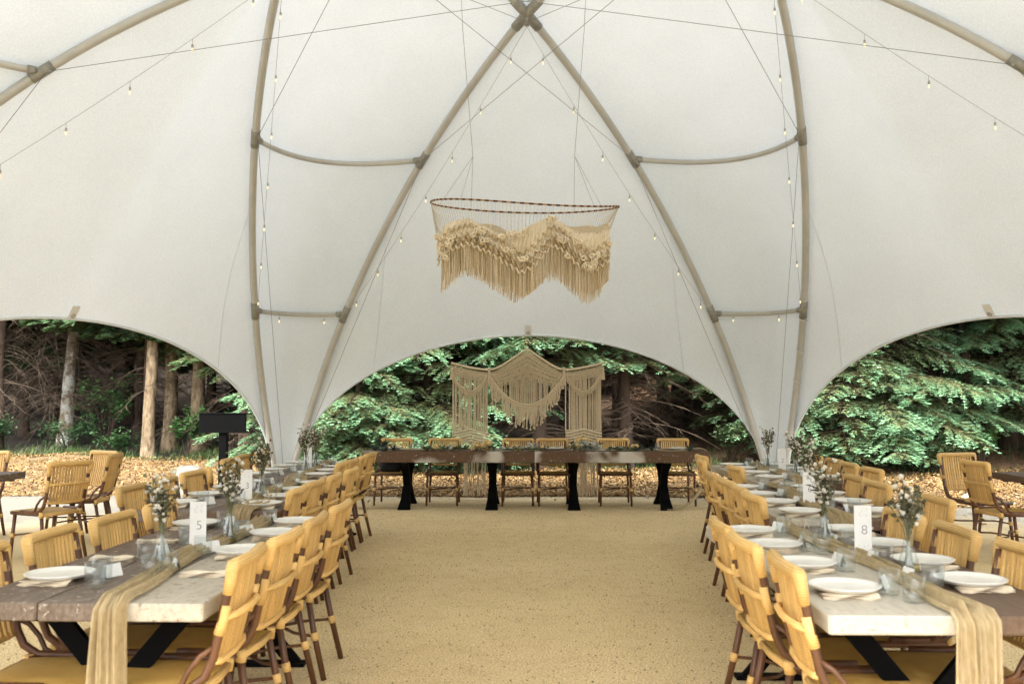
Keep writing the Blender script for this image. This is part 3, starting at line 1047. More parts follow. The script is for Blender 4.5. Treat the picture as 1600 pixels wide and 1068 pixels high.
for k, (x, tw) in enumerate(((-1.955, -3), (-1.24, 1), (-.19, 0), (.31, 2), (1.17, -1), (2.04, 2))):
    chair(x, 13.55, R(180 + tw), 'woven rattan chair behind the head table, ' + ['first from the left', 'second from the left', 'third from the left', 'third from the right', 'second from the right', 'first from the right'][k], HG)
SG = 'rattan chairs at the edge tables'
chair(-4.52, 8.95, R(62), 'rattan chair with its slatted back to the camera at the left edge table', SG)
chair(-4.86, 10.25, R(150), 'rattan chair behind the left edge table facing the camera', SG)
chair(-4.66, 9.95, R(97), 'rattan chair seen side on at the end of the left edge table', SG)
chair(-5.95, 10.15, R(178), 'rattan chair behind the left edge table cut by the frame', SG)
chair(-3.98, 6.02, R(88), 'rattan chair whose back corner shows at the lower left edge of the frame', SG) if False else None
chair(4.42, 9.05, R(-84), 'rattan chair seen side on at the end of the right edge table', SG)
chair(4.58, 10.0, R(-166), 'rattan chair facing the camera behind the right edge table', SG)

# ---------------------------------------------------------------- tableware
PLATE = MB().lathe([(.0, .008), (.095, .008), (.108, .011), (.122, .018), (.129, .0205), (.1325, .0195), (.131, .016), (.116, .006), (.104, .001), (.095, .0), (.0, .0)], 40).mesh('plate', M['white_china'])
GLASS = MB().lathe([(.0, .0), (.034, .0), (.037, .004), (.0405, .095), (.0395, .0955), (.0355, .018), (.032, .014), (.0, .013)], 22).mesh('tumbler', M['glass'])
def vase_parts():
    g = MB().lathe([(.0, .0), (.040, .0), (.0445, .006), (.046, .022), (.041, .05), (.030, .085), (.0225, .12), (.020, .16), (.0215, .205), (.025, .222), (.0235, .2225), (.019, .20), (.0175, .16), (.020, .12), (.0275, .085), (.0385, .05), (.043, .022), (.040, .009), (.0, .008)], 20).mesh('bottle', M['glass'])
    w = MB().lathe([(.0, .0095), (.0385, .0105), (.0415, .022), (.040, .038), (.0, .038)], 18).mesh('water', M['water'])
    return g, w
BOT, WAT = vase_parts()
def ico(m_, c, r, jit=.15, sub=0):
    t_ = (1 + 5**.5) / 2
    vv = [(-1, t_, 0), (1, t_, 0), (-1, -t_, 0), (1, -t_, 0), (0, -1, t_), (0, 1, t_), (0, -1, -t_), (0, 1, -t_), (t_, 0, -1), (t_, 0, 1), (-t_, 0, -1), (-t_, 0, 1)]
    ff = [(0, 11, 5), (0, 5, 1), (0, 1, 7), (0, 7, 10), (0, 10, 11), (1, 5, 9), (5, 11, 4), (11, 10, 2), (10, 7, 6), (7, 1, 8), (3, 9, 4), (3, 4, 2), (3, 2, 6), (3, 6, 8), (3, 8, 9), (4, 9, 5), (2, 4, 11), (6, 2, 10), (8, 6, 7), (9, 8, 1)]
    k = r / 1.902
    m_.add([(c[0] + x * k * random.uniform(1 - jit, 1 + jit), c[1] + y * k * random.uniform(1 - jit, 1 + jit), c[2] + z * k * random.uniform(1 - jit, 1 + jit)) for x, y, z in vv], ff)
def leaf(m_, p, d, L, w, droop=.2):
    p = Vector(p)
    d = Vector(d).normalized()
    sdv = d.cross(Vector((0, 0, 1)))
    if sdv.length < .05:
        sdv = Vector((1, 0, 0))
    sdv.normalize()
    nrm = sdv.cross(d)
    a_ = p + d * L * .45 + nrm * L * .08
    e = p + d * L - Vector((0, 0, 1)) * L * droop
    m_.add([p, a_ + sdv * w, e, a_ - sdv * w], [(0, 1, 2, 3)])
def bouquet(seed):
    random.seed(seed)
    st, fl, gr = MB(), MB(), MB()
    for k in range(22):
        az = random.uniform(0, 6.283)
        sp = random.uniform(.01, .09)
        h = random.uniform(.26, .41)
        lean = (.03, .0)
        top = (math.cos(az) * sp + lean[0] * h, math.sin(az) * sp, h)
        mid_ = (top[0] * .22, top[1] * .22, .19)
        st.tube([(math.cos(az) * -.02, math.sin(az) * -.02, .015), mid_, top], [.002, .0018, .0012], 4, False)
        typ = random.random()
        for j in range(random.randint(4, 8)):
            u = random.uniform(.62, 1.05)
            q = [mid_[i] + (top[i] - mid_[i]) * ((u - .45) / .55) + random.gauss(0, .013) for i in range(3)]
            if typ < .42:
                ico(fl, q, random.uniform(.006, .0125), .25)
            else:
                ico(gr, q, random.uniform(.005, .010), .3)
        for j in range(5):
            u = random.uniform(.3, 1.0)
            q = [mid_[i] + (top[i] - mid_[i]) * u for i in range(3)]
            d = (math.cos(az + random.uniform(-1.5, 1.5)), math.sin(az + random.uniform(-1.5, 1.5)), random.uniform(.1, 1.0))
            leaf(gr, q, d, random.uniform(.03, .065), random.uniform(.004, .009))
    return st.mesh('stems', M['stem']), fl.mesh('blossoms', M['bloom_white'], False), gr.mesh('leaves', M['olive'], False)
BOUQ = [bouquet(3), bouquet(8), bouquet(21)]
random.seed(5)
def vase(x, y, label, k, sc=1.0):
    t = thing('flower_vase', label, 'vase', (x, y, TOPZ + .004), random.uniform(0, 6), 'glass vases of dried flowers')
    link('bottle', BOT, t)
    link('water', WAT, t)
    s_, f_, g_ = BOUQ[k % 3]
    link('stems', s_, t, scale=(sc, sc, sc))
    link('blossoms', f_, t, scale=(sc, sc, sc))['kind'] = 'stuff'
    link('leaves', g_, t, scale=(sc, sc, sc))['kind'] = 'stuff'
def napkin_mesh(seed, w=.20, d=.085):
    r_ = random.Random(seed)
    m_ = MB()
    for k in range(3):
        nx, ny = 13, 5
        G = np.zeros((ny, nx, 3))
        ph = r_.uniform(0, 6)
        for j in range(ny):
            for i in range(nx):
                u, v = i / (nx - 1) * 2 - 1, j / (ny - 1) * 2 - 1
                G[j, i] = (u * w / 2 * (1 + .03 * math.sin(ph + v * 3)), v * (d / 2 - .006 * k) * (1 + .07 * math.sin(u * 4 + ph)), .003 + .006 * k + .0035 * math.sin(u * 5 + ph + v * 2) - (.004 if abs(v) > .99 else 0))
        m_.grid(G)
    ed = []
    return m_.mesh('napkin', M['napkin'])
M['napkin'] = simple('napkin_linen', [(.3, (.60, .50, .36)), (.7, (.72, .63, .48))], 60, .95, .25, .002)
NAPS = [napkin_mesh(k) for k in range(3)]
CARD_ME = MB().add([(-.042, -.018, 0), (.042, -.018, 0), (.042, 0, .05), (-.042, 0, .05), (.042, .018, 0), (-.042, .018, 0),
                    (-.042, -.0165, 0), (.042, -.0165, 0), (.042, 0, .0485), (-.042, 0, .0485), (.042, .0165, 0), (-.042, .0165, 0)],
                   [(0, 1, 2, 3), (3, 2, 4, 5), (7, 6, 9, 8), (8, 9, 11, 10)]).mesh('place_card', M['card'], False)
def setting(key, side, k, y, has_plate, tumblers=1, card=True):
    x0, x1, y0, y1 = TB[key]
    face = -1 if (key[0] == 'L') == (side == 'aisle') else 1
    xe = x1 if face < 0 else x0
    px = xe + face * .175
    w_ = '%s side of %s, %s camera' % (side, TN[key], FROM[k])
    rz = R(90) * (-face) + R(random.uniform(-8, 8))
    nz = TOPZ + .002
    if has_plate:
        tag(link('napkin', NAPS[k % 3], None, (px - face * .01, y - .085, nz), (0, 0, R(random.uniform(-6, 6)))), 'beige napkin under plate on ' + w_, 'napkin', 'folded napkins')
        tag(link('dinner_plate', PLATE, None, (px, y, TOPZ + .017), (0, 0, random.uniform(0, 6))), 'white round plate on ' + w_, 'plate', 'dinner plates')
    else:
        tag(link('napkin', NAPS[k % 3], None, (px, y, nz), (0, 0, R(random.uniform(-8, 8)))), 'beige napkin without plate on ' + w_, 'napkin', 'folded napkins')
    for j in range(tumblers):
        gx_, gy_ = px + face * (.165 + .03 * j) + random.uniform(-.012, .012), y - .03 - .095 * j + random.uniform(-.03, .03)
        tag(link('tumbler', GLASS, None, (gx_, gy_, TOPZ + .003)), ('clear glass tumbler on ' if j == 0 else 'extra tumbler towards viewer on ') + w_, 'glass', 'glass tumblers')
    if card:
        tag(link('place_card', CARD_ME, None, (px + face * (.17 + random.uniform(-.01, .02)), y + .10 + random.uniform(-.02, .02), TOPZ + .003), (0, 0, R(90 + random.uniform(-35, 35)))), 'white name card on ' + w_, 'name card', 'name cards')
for key, side, ys, noplate in (('L1', 'aisle', (3.98, 4.47, 5.05, 5.52), (0,)), ('L1', 'outer', (3.85, 4.35, 4.86, 5.42), (1, 2)),
                               ('L2', 'aisle', (6.42, 6.92, 7.45, 8.0), ()), ('L2', 'outer', (6.5, 7.05, 7.6, 8.08), ()),
                               ('L3', 'aisle', (8.88, 9.38, 9.88, 10.4), ()), ('L3', 'outer', (8.95, 9.45, 9.98, 10.45), ()),
                               ('R1', 'aisle', (3.66, 4.18, 4.70, 5.20), ()), ('R1', 'outer', (3.80, 4.26, 4.75, 5.25), ()),
                               ('R2', 'aisle', (6.08, 6.62, 7.15, 7.70), ()), ('R2', 'outer', (6.1, 6.65, 7.2, 7.7), ()),
                               ('R3', 'aisle', (8.66, 9.2, 9.75, 10.25), ()), ('R3', 'outer', (8.7, 9.2, 9.7, 10.2), ())):
    for k, y in enumerate(ys):
        setting(key, side, k, y, k not in noplate, 2 if (key in ('L1', 'R1') and k in (0, 2)) else 1)
VZ = 'vase of dried flowers on the '
vase(-1.60, 4.17, VZ + 'front left table, nearer the camera', 0, .98)
vase(-1.52, 4.86, VZ + 'front left table, farther from the camera', 1, 1.0)
vase(1.56, 4.05, VZ + 'front right table, nearer the camera', 2, .98)
vase(1.47, 4.88, VZ + 'front right table, farther from the camera', 0, 1.0)
vase(-1.97, 7.02, VZ + 'middle left table', 2, 1.05)
vase(1.95, 6.85, VZ + 'middle right table', 1, 1.05)
vase(-2.18, 9.3, VZ + 'back left table, nearer the camera', 1, 1.05)
vase(-2.28, 10.15, VZ + 'back left table, farther from the camera', 0, 1.05)
vase(2.45, 9.0, VZ + 'back right table, nearer the camera', 0, 1.05)
vase(2.40, 9.85, VZ + 'back right table, farther from the camera', 2, 1.05)

def text_mesh(txt, size, mat):
    cu = bpy.data.curves.new('numeral', 'FONT')
    cu.body = txt
    cu.size = size
    cu.align_x = 'CENTER'
    cu.extrude = .0004
    cu.offset = -.0012
    o = bpy.data.objects.new('numeral_tmp', cu)
    COL.objects.link(o)
    dg = bpy.context.evaluated_depsgraph_get()
    me = bpy.data.meshes.new_from_object(o.evaluated_get(dg))
    bpy.data.objects.remove(o)
    me.materials.clear()
    me.materials.append(mat)
    return me
CARDB = MB().box((0, 0, .11), (.078, .004, .22)).mesh('number_card', M['card'], False)
def sprig():
    m_ = MB()
    r_ = random.Random(4)
    for k in range(9):
        x, z = r_.uniform(-.02, .022), r_.uniform(.165, .205)
        m_.tube([(x, -.0024, z), (x + r_.uniform(-.008, .008), -.0024, z + r_.uniform(.004, .012))], .0005, 4)
    for k in range(5):
        x, z = r_.uniform(-.02, .022), r_.uniform(.02, .045)
        m_.tube([(x, -.0024, z), (x + r_.uniform(-.008, .008), -.0024, z + r_.uniform(.003, .008))], .0005, 4)
    return m_.mesh('sprig_print', M['cable'])
SPRIG = sprig()
def number_card(x, y, num, label, rz):
    t = thing('table_number_card', label, 'table card', (x, y, TOPZ + .012), R(rz), 'tall white table number cards')
    link('card', CARDB, t)
    if num:
        link('numeral', text_mesh(num, .062, M['ink']), t, (.006, -.0024, .088), (R(90), 0, 0))
    link('printed_sprig', SPRIG, t)
number_card(-1.60, 4.62, '5', 'tall white card printed with the number five', 4)
number_card(1.535, 4.52, '8', 'tall white card printed with the number eight', -4)
number_card(-1.98, 6.68, '3', 'tall white card printed with the number three', 8)
number_card(1.86, 6.52, '6', 'tall white card half hidden by flowers on the middle right table', -6)
number_card(-2.26, 9.72, '1', 'tall white card on the back left table', 6)
number_card(2.44, 9.45, '2', 'tall white card printed with the number two', -4)

# ---------------------------------------------------------------- table runners
def runner(key, xs, xe, drop, label, w=.145, seed=1, near_over=True):
    """gauze strip along the table, bunched in folds, hanging over the near end"""
    x0, x1, y0, y1 = TB[key]
    r_ = np.random.default_rng(seed)
    path = []
    if near_over:
        for z in np.linspace(TOPZ - drop, TOPZ - .03, 16):
            path.append((xs, y0 - .018 - .012 * (TOPZ - z), z, 0))
        path += [(xs, y0 - .012, TOPZ - .006, 0), (xs, y0 + .012, TOPZ + .008, 1)]
    L = y1 - y0
    for v in np.linspace(.03, 1, 60):
        path.append((xs + (xe - xs) * v + .035 * math.sin(v * 7 + seed) * min(1, v * 4), y0 + L * v - .01, TOPZ + .009, 1))
    path = np.array(path)
    m = 45
    us = np.linspace(-1, 1, m)
    G = np.zeros((len(path), m, 3))
    fq = r_.uniform(6, 24, 6)
    ph = r_.uniform(0, 6.28, 6)
    dr = r_.normal(0, 5, 6)
    am = r_.uniform(.4, 1, 6) / np.sqrt(fq / 7)
    wq, wp = r_.uniform(4, 15, 3), r_.uniform(0, 6.28, 3)
    for i, (x, y, z, flat) in enumerate(path):
        v = i / len(path)
        wv = 1 + .13 * sum(math.sin(v * q + p) for q, p in zip(wq, wp))
        ww = w * .62 * wv * (1.0 if flat else 1 + .28 * (TOPZ - z))
        vv_ = v if flat else v * .35
        fold = sum(a_ * np.sin(us * q + p + d_ * vv_) for a_, q, p, d_ in zip(am, fq, ph, dr))
        fold = fold + .25 * np.sin(us * 31 + v * 40)
        squeeze = us * (1 + .12 * np.sin(us * 5 + v * 11))
        G[i, :, 0] = x + squeeze * ww * .62
        if flat:
            G[i, :, 1] = y
            G[i, :, 2] = z + .0125 * np.maximum(fold + 1.0, -.9 + .3 * np.abs(us)) * (1 - .3 * us * us) + .004
        else:
            G[i, :, 1] = y - .017 * (fold + 1.6)
            G[i, :, 2] = z
    tag(link('table_runner', MB().grid(G).mesh('table_runner', M['gauze'])), label, 'table runner', 'gauze table runners')
runner('L1', -1.485, -1.60, .68, 'golden gauze runner hanging over the near end of the front left table', seed=2)
runner('R1', 1.475, 1.44, .68, 'golden gauze runner hanging over the near end of the front right table', seed=5)
runner('L2', -1.86, -2.05, .10, 'golden gauze runner along the middle left table', seed=7, w=.22)
runner('R2', 1.86, 1.98, .12, 'golden gauze runner along the middle right table', seed=9, w=.2)
runner('L3', -2.12, -2.26, .10, 'golden gauze runner along the back left table', seed=11, w=.2)
runner('R3', 2.34, 2.40, .10, 'golden gauze runner along the back right table', seed=13, w=.2)

# ---------------------------------------------------------------- things on and around the head table
HT = .776
def aloe_mesh(seed, n, L, h):
    r_ = random.Random(seed)
    m_ = MB()
    for k in range(n):
        az = k * 2.4 + r_.uniform(-.3, .3)
        el = r_.uniform(.25, 1.35)
        l_ = L * r_.uniform(.75, 1.1)
        pts, rs = [], []
        for j in range(5):
            u = j / 4
            e_ = el - .35 * u
            pts.append((math.cos(az) * l_ * u * math.cos(e_), math.sin(az) * l_ * u * math.cos(e_), h + l_ * u * math.sin(e_)))
            rs.append(.011 * (1 - u) ** .7 + .001)
        m_.tube(pts, rs, 5)
    return m_.mesh('aloe_leaves', M['aloe'])
ALO = [aloe_mesh(1, 18, .17, .0), aloe_mesh(2, 14, .11, .0), aloe_mesh(3, 12, .09, .0)]
POT = MB().lathe([(.0, .0), (.045, .0), (.06, .035), (.055, .06), (.045, .06), (.0, .055)], 14).mesh('pot', M['aloe'])
for x, k, sc, lb in ((-2.12, 2, 1.0, 'small dark spiky succulent at the left end of the head table'), (-1.985, 0, 1.0, 'largest dark spiky succulent near the left end of the head table'),
                     (-1.86, 1, .95, 'dark spiky succulent right of the largest one on the head table'), (-1.40, 1, .8, 'spiky succulent between the two left chairs of the head table'),
                     (-1.08, 1, .75, 'spiky succulent before the second chair from the left'), (1.42, 1, .8, 'spiky succulent before the second chair from the right'),
                     (1.62, 2, .9, 'small round succulent right of centre on the head table'), (2.12, 1, .9, 'dark succulent before the rightmost head table chair')):
    t = thing('succulent', lb, 'succulent', (x, 12.98 + random.uniform(-.05, .05), HT), random.uniform(0, 6), 'succulents on the head table')
    if k == 0:
        link('pot', POT, t)
        link('leaves', ALO[k], t, (0, 0, .05), scale=(sc,) * 3)
    else:
        link('leaves', ALO[k], t, (0, 0, .012), scale=(sc,) * 3)
def rose_mesh(mat, seed):
    r_ = random.Random(seed)
    m_ = MB()
    for ring, (n, rad, zz, sz) in enumerate(((3, .008, .030, .018), (5, .018, .024, .024), (6, .028, .012, .028))):
        for k in range(n):
            az = k * 6.283 / n + ring * .5 + r_.uniform(-.2, .2)
            c_ = Vector((math.cos(az) * rad, math.sin(az) * rad, zz))
            tx = Vector((-math.sin(az), math.cos(az), 0))
            o_ = Vector((math.cos(az), math.sin(az), 0))
            u_ = Vector((0, 0, 1)) * .8 + o_ * (.15 + .3 * ring)
            vv = [c_ - tx * sz * .6 - u_ * sz * .6, c_ + tx * sz * .6 - u_ * sz * .6, c_ + tx * sz * .75 + u_ * sz * .3, c_ + u_ * sz * .62 + o_ * .004, c_ - tx * sz * .75 + u_ * sz * .3, c_ + o_ * .007]
            m_.add(vv, [(0, 1, 5), (1, 2, 5), (2, 3, 5), (3, 4, 5), (4, 0, 5)])
    ico(m_, (0, 0, .018), .022, .1)
    return m_.mesh('bloom', M[mat])
ROSE = {k: [rose_mesh(k, s) for s in (1, 2)] for k in ('bloom_white', 'bloom_yellow', 'bloom_blue')}
def arrangement(x, label, n, wid, hgt, seed):
    r_ = random.Random(seed)
    t = thing('flower_arrangement', label, 'flowers', (x, 12.97, HT), 0, 'flower arrangements on the head table')
    lf = MB()
    for k in range(int(70 * wid / .2)):
        p = (r_.uniform(-wid, wid), r_.uniform(-.07, .07), r_.uniform(.01, hgt * .6))
        leaf(lf, p, (r_.uniform(-1, 1), r_.uniform(-1, .6), r_.uniform(-.1, .9)), r_.uniform(.05, .10), r_.uniform(.010, .02))
    link('foliage', lf.mesh('arr_foliage', M['garland'], False), t)['kind'] = 'stuff'
    for k in range(n):
        u = r_.uniform(-1, 1)
        kind = r_.choice(['bloom_white', 'bloom_white', 'bloom_yellow', 'bloom_yellow', 'bloom_blue'])
        s = r_.uniform(.8, 1.35)
        link('bloom', r_.choice(ROSE[kind]), t, (u * wid * .85, r_.uniform(-.09, .04), .02 + (1 - u * u * .7) * r_.uniform(.0, hgt)), (R(r_.uniform(20, 80)), R(r_.uniform(-40, 40)), R(r_.uniform(-50, 50))), (s, s, s))
arrangement(-.66, 'white and yellow flower cluster left of centre on the head table', 15, .17, .10, 3)
arrangement(.72, 'largest white and yellow flower mound right of centre on the head table', 26, .20, .14, 4)
arrangement(-.10, 'low flower and greenery garland at the middle of the head table', 7, .34, .05, 5)
arrangement(-1.22, 'leafy green sprigs before the second chair from the left', 2, .22, .05, 6)
arrangement(1.30, 'low greenery with few blooms before the second chair from the right', 4, .25, .05, 7)
arrangement(-.98, 'dark leafy sprigs left of the left flower cluster', 1, .14, .06, 8)
random.seed(9)
for k, x in enumerate((-1.93, -1.24, -.2, .32, 1.18, 2.03)):
    w_ = 'head table, ' + ['first from the left', 'second from the left', 'third from the left', 'third from the right', 'second from the right', 'first from the right'][k]
    tag(link('dinner_plate', PLATE, None, (x, 13.45, HT - .001)), 'white plate on the ' + w_, 'plate', 'head table plates')
    tag(link('napkin', NAPS[k % 3], None, (x + .02, 13.45, HT + .02), (0, 0, R(random.uniform(-20, 20)))), 'pale napkin on the plate of the ' + w_, 'napkin', 'head table napkins')
    tag(link('tumbler', GLASS, None, (x + (.30 if k < 3 else -.30) * (-1 if k == 1 else 1), 13.2, HT + .002)), 'clear tumbler on the ' + w_, 'glass', 'head table tumblers')
def strip(name, P, w, mat, folds=3, n=9, amp=.008, axis=(0, 1, 0)):
    """cloth strip following the points P, w wide along axis"""
    P = np.array(P, float)
    P = spline(P, 40)
    us = np.linspace(-1, 1, n)
    ax_ = np.array(axis, float)
    T_ = np.gradient(P, axis=0)
    Nn = np.cross(T_, ax_)
    Nn /= np.linalg.norm(Nn, axis=1, keepdims=True) + 1e-9
    G = P[:, None] + us[None, :, None] * ax_ * w / 2 + Nn[:, None] * (np.sin(us * folds * 3)[None, :, None] * amp)
    return MB().grid(G).mesh(name, M[mat])
tag(link('table_runner', strip('runner_fall', [(1.80, 12.9, .012), (1.95, 12.9, .02), (2.10, 12.92, .09), (2.25, 12.95, .25), (2.36, 13.0, .46), (2.395, 13.05, .72), (2.34, 13.05, .79), (2.1, 13.05, .787), (1.7, 13.08, .787)], .16, 'gauze')),
    'gauze runner sliding off the right end of the head table to the ground', 'table runner')
tag(link('table_runner', strip('runner_fall', [(-2.45, 13.0, .014), (-2.2, 12.98, .02), (-1.95, 13.0, .016), (-1.75, 13.02, .02)], .12, 'gauze')),
    'scrap of gauze lying on the ground by the left head table leg', 'table runner')
tag(link('table_runner', strip('runner_lay', [(-2.0, 13.1, .790), (-1.7, 13.12, .792), (-1.5, 13.08, .790), (-1.2, 13.1, .79)], .12, 'gauze')),
    'gauze runner lying on the left part of the head table', 'table runner')
# black bag on the leftmost head-table chair
bm_ = MB()
rings = []
for z, sx, sy in ((0, .13, .05), (.03, .15, .065), (.10, .155, .065), (.17, .135, .05), (.19, .11, .035)):
    rings.append([(math.copysign(abs(math.cos(a_)) ** .55, math.cos(a_)) * sx, math.copysign(abs(math.sin(a_)) ** .7, math.sin(a_)) * sy, z) for a_ in np.linspace(0, 2 * math.pi, 21)[:-1]])
vv = [p for r_ in rings for p in r_]
ff = [(i * 20 + k, i * 20 + (k + 1) % 20, i * 20 + 20 + (k + 1) % 20, i * 20 + 20 + k) for i in range(4) for k in range(20)] + [tuple(range(19, -1, -1)), tuple(range(80, 100))]
bm_.add(vv, ff)
t = thing('handbag', 'black handbag on the seat of the leftmost head table chair', 'bag', (-1.955, 13.42, .464))
link('body', bm_.mesh('bag_body', M['black_bag']), t)
link('strap', MB().tube([(-.145, 0, .12), (-.17, .02, .16), (-.15, .03, .2), (-.02, .02, .21), (.12, .03, .2), (.165, .02, .15), (.145, 0, .12)], .008, 6).mesh('bag_strap', M['cane']), t)

# white cloth over the turned chair
cl = []
for s in np.linspace(0, 1, 22):
    if s < .62:
        z = .22 + (s / .62) * .69
        yy = -.365 + .02 * math.sin(s * 9)
    elif s < .72:
        a_ = (s - .62) / .10 * math.pi
        z = .91 + .012 * math.sin(a_)
        yy = -.338 - .028 * math.cos(a_)
    else:
        z = .91 - (s - .72) / .28 * .26
        yy = -.305 + .012 * math.sin(s * 20)
    us = np.linspace(-1, 1, 15)
    cl.append(np.stack([-.04 + us * .17 * (1 + .06 * math.sin(s * 7)), yy - .012 * np.sin(us * 8 + s * 2) * (1 if s < .62 else .3), z - .015 * np.abs(us)], -1))
o = link('linen_cloth', MB().grid(np.stack(cl)).mesh('linen_cloth', M['cloth_white']), None, (-2.64, 8.36, 0), (0, 0, R(-38)))
tag(o, 'white linen cloth draped over the back of the askew chair', 'cloth')

# black board on a post outside on the left
t = thing('sign_post', 'black rectangular board on a thick black post beyond the left tables', 'sign post', (-4.80, 14.95, 0))
link('post', MB().box((0, 0, .52), (.125, .10, .96), bev=.008).mesh('post', M['black'], False), t)
link('board', MB().box((0, -.055, 1.10), (.73, .05, .28), bev=.008).mesh('sign_board', M['black'], False), t)
link('frame', MB().box((0, -.055, 1.245), (.76, .07, .02), bev=.004).box((0, -.055, .955), (.76, .07, .02), bev=.004).mesh('sign_frame', M['black'], False), t)
link('foot', MB().box((0, 0, .02), (.34, .3, .04), bev=.006).mesh('post_foot', M['black'], False), t)

# ---------------------------------------------------------------- macrame backdrop behind the head table
BY = 14.16
def backdrop():
    s = 105.6
    X = lambda px: (px - 830) / s
    Z = lambda py: 1.49 - (py - 621) / s
    top_k = [(705, 567), (720, 571), (745, 576), (770, 577), (797, 563), (812, 553), (823, 545)]
    TP = spline([(X(a_), BY, Z(b_)) for a_, b_ in top_k], 60)
    TR_ = TP.copy()
    TR_[:, 0] = 2 * X(823.5) - TR_[:, 0]
    TP = np.concatenate([TP, TR_[::-1][1:]])
    t = thing('macrame_backdrop', 'large cream macrame curtain hanging behind the head table', 'macrame', (X(823), BY, 0))
    O = np.array([X(823), BY, 0])
    def P(nm, m_, mat='rope', kind=None):
        o = link(nm, m_.mesh(nm, M[mat]), t)
        if kind: o['kind'] = kind
        return o
    def loc(p):
        return tuple(np.array(p) - O)
    rope = MB().tube([loc(p) for p in TP], .018, 8)
    for dz in (.045, .075):
        rope.tube([loc(p - np.array([0, .008, dz])) for p in TP], .010, 6)
    P('head_rope', rope)
    tx = TP[:, 0]
    tz = TP[:, 2]
    topz = lambda x: float(np.interp(x, tx, tz))
    r_ = random.Random(2)
    # knotted band under the head rope: crossing cords with gaps
    band = MB()
    for k in range(110):
        x = X(705) + (X(943) - X(705)) * k / 109
        c_ = abs(x - O[0])
        dep = .17 if c_ > .5 else .22 + .22 * (1 - c_ / .5)
        for sg in (-1, 1):
            x2 = x + sg * .05
            if X(703) < x2 < X(945):
                band.tube([loc((x, BY - .012, topz(x) - .06)), loc(((x + x2) / 2, BY - .02, topz(x) - dep * .5)), loc((x2, BY - .012, topz(x2) - dep))], .0060, 4, False)
    P('knotted_band', band, kind='stuff')
    # side panels: long cords to a chevron band then fringe to the ground
    for nm, xa, xb in (('left', 708, 762), ('right', 884, 938)):
        cords = MB()
        n_ = 34
        for k in range(n_):
            u = k / (n_ - 1)
            if r_.random() < .10:
                continue
            x = X(xa + (xb - xa) * u) + r_.gauss(0, .004)
            zt = topz(x) - .10
            zb = Z(672)
            cords.tube([loc((x, BY + r_.uniform(-.012, .012), zt)), loc((x + r_.gauss(0, .004), BY + r_.uniform(-.01, .01), (zt + zb) / 2)), loc((x, BY, zb))], .0074, 4, False)
        P('side_cords', cords, kind='stuff')
        chev = MB()
        for j in range(5):
            pts = []
            for u in np.linspace(0, 1, 17):
                x = X(xa - 1 + (xb - xa + 2) * u)
                zz = Z(676 + j * 4.5) + .06 * (1 - abs(u * 2 - 1)) ** 1.2
                pts.append(loc((x, BY - .01, zz)))
            chev.tube(pts, .013, 6)
        for k in range(26):
            x = X(xa + (xb - xa) * k / 25)
            chev.tube([loc((x, BY - .004, Z(670))), loc((x, BY - .004, Z(704)))], .006, 4, False)
        P('chevron_band', chev)
        fr = MB()
        for k in range(26):
            u = k / 25
            x = X(xa + 8 + (xb - xa - 10) * u)
            dens = r_.random()
            if dens < .2:
                continue
            zb = .035 + r_.uniform(0, .05)
            sw = r_.gauss(0, .02)
            fr.tube([loc((x, BY, Z(704))), loc((x + sw * .3, BY + r_.uniform(-.02, .02), .55)), loc((x + sw, BY + r_.uniform(-.03, .03), .28)), loc((x + sw * 1.4, BY + r_.uniform(-.04, .04), zb))], .0068, 4, False)
        P('fringe', fr, kind='stuff')
        # small swag
        sg = MB()
        pts = [((X(xa + (xb - xa) * u)), Z(585 + (26 * 4 * u * (1 - u))) ) for u in np.linspace(0, 1, 15)]
        sg.tube([loc((x, BY - .03, z)) for x, z in pts], .013, 6)
        for k in range(44):
            u = k / 43
            x = X(xa + (xb - xa) * u)
            z = Z(585 + 26 * 4 * u * (1 - u))
            sg.tube([loc((x, BY - .03, z)), loc((x + r_.gauss(0, .004), BY - .035, z - r_.uniform(.05, .085)))], .006, 4, False)
        P('swag', sg)
    # middle: large swag with stepped tassels and inner hanging cords
    sg = MB()
    mp = [(X(764 + 118 * u), Z(585 + 47 * 4 * u * (1 - u))) for u in np.linspace(0, 1, 25)]
    sg.tube([loc((x, BY - .035, z)) for x, z in mp], .017, 6)
    sg.tube([loc((x, BY - .035, z - .035)) for x, z in mp], .012, 6)
    P('swag', sg)
    ta = MB()
    for k in range(120):
        u = (k + .5) / 120
        x = X(764 + 118 * u)
        z = Z(585 + 47 * 4 * u * (1 - u))
        ln = .13 + .16 * abs(math.sin(u * math.pi * 6.2)) * (.55 + .45 * math.sin(u * math.pi)) + r_.uniform(-.02, .03)
        if r_.random() < .1: ln += .14
        ta.tube([loc((x, BY - .035, z)), loc((x + r_.gauss(0, .006), BY - .04, z - ln * .5)), loc((x + r_.gauss(0, .008), BY - .035, z - ln))], [.0065, .0065, .005], 4, False)
        if r_.random() < .25:
            ico(ta, loc((x, BY - .036, z - ln)), .016, .2)
    P('tassels', ta, kind='stuff')
    ic = MB()
    for k in range(62):
        u = (k + .5) / 62
        x = X(766 + 114 * u)
        if r_.random() < .25:
            continue
        zt = topz(x) - .2
        zb = Z(585 + 47 * 4 * u * (1 - u)) - .02
        if zb < zt:
            ic.tube([loc((x, BY + .0, zt)), loc((x + r_.gauss(0, .004), BY, zb))], .0068, 4, False)
    P('inner_cords', ic, kind='stuff')
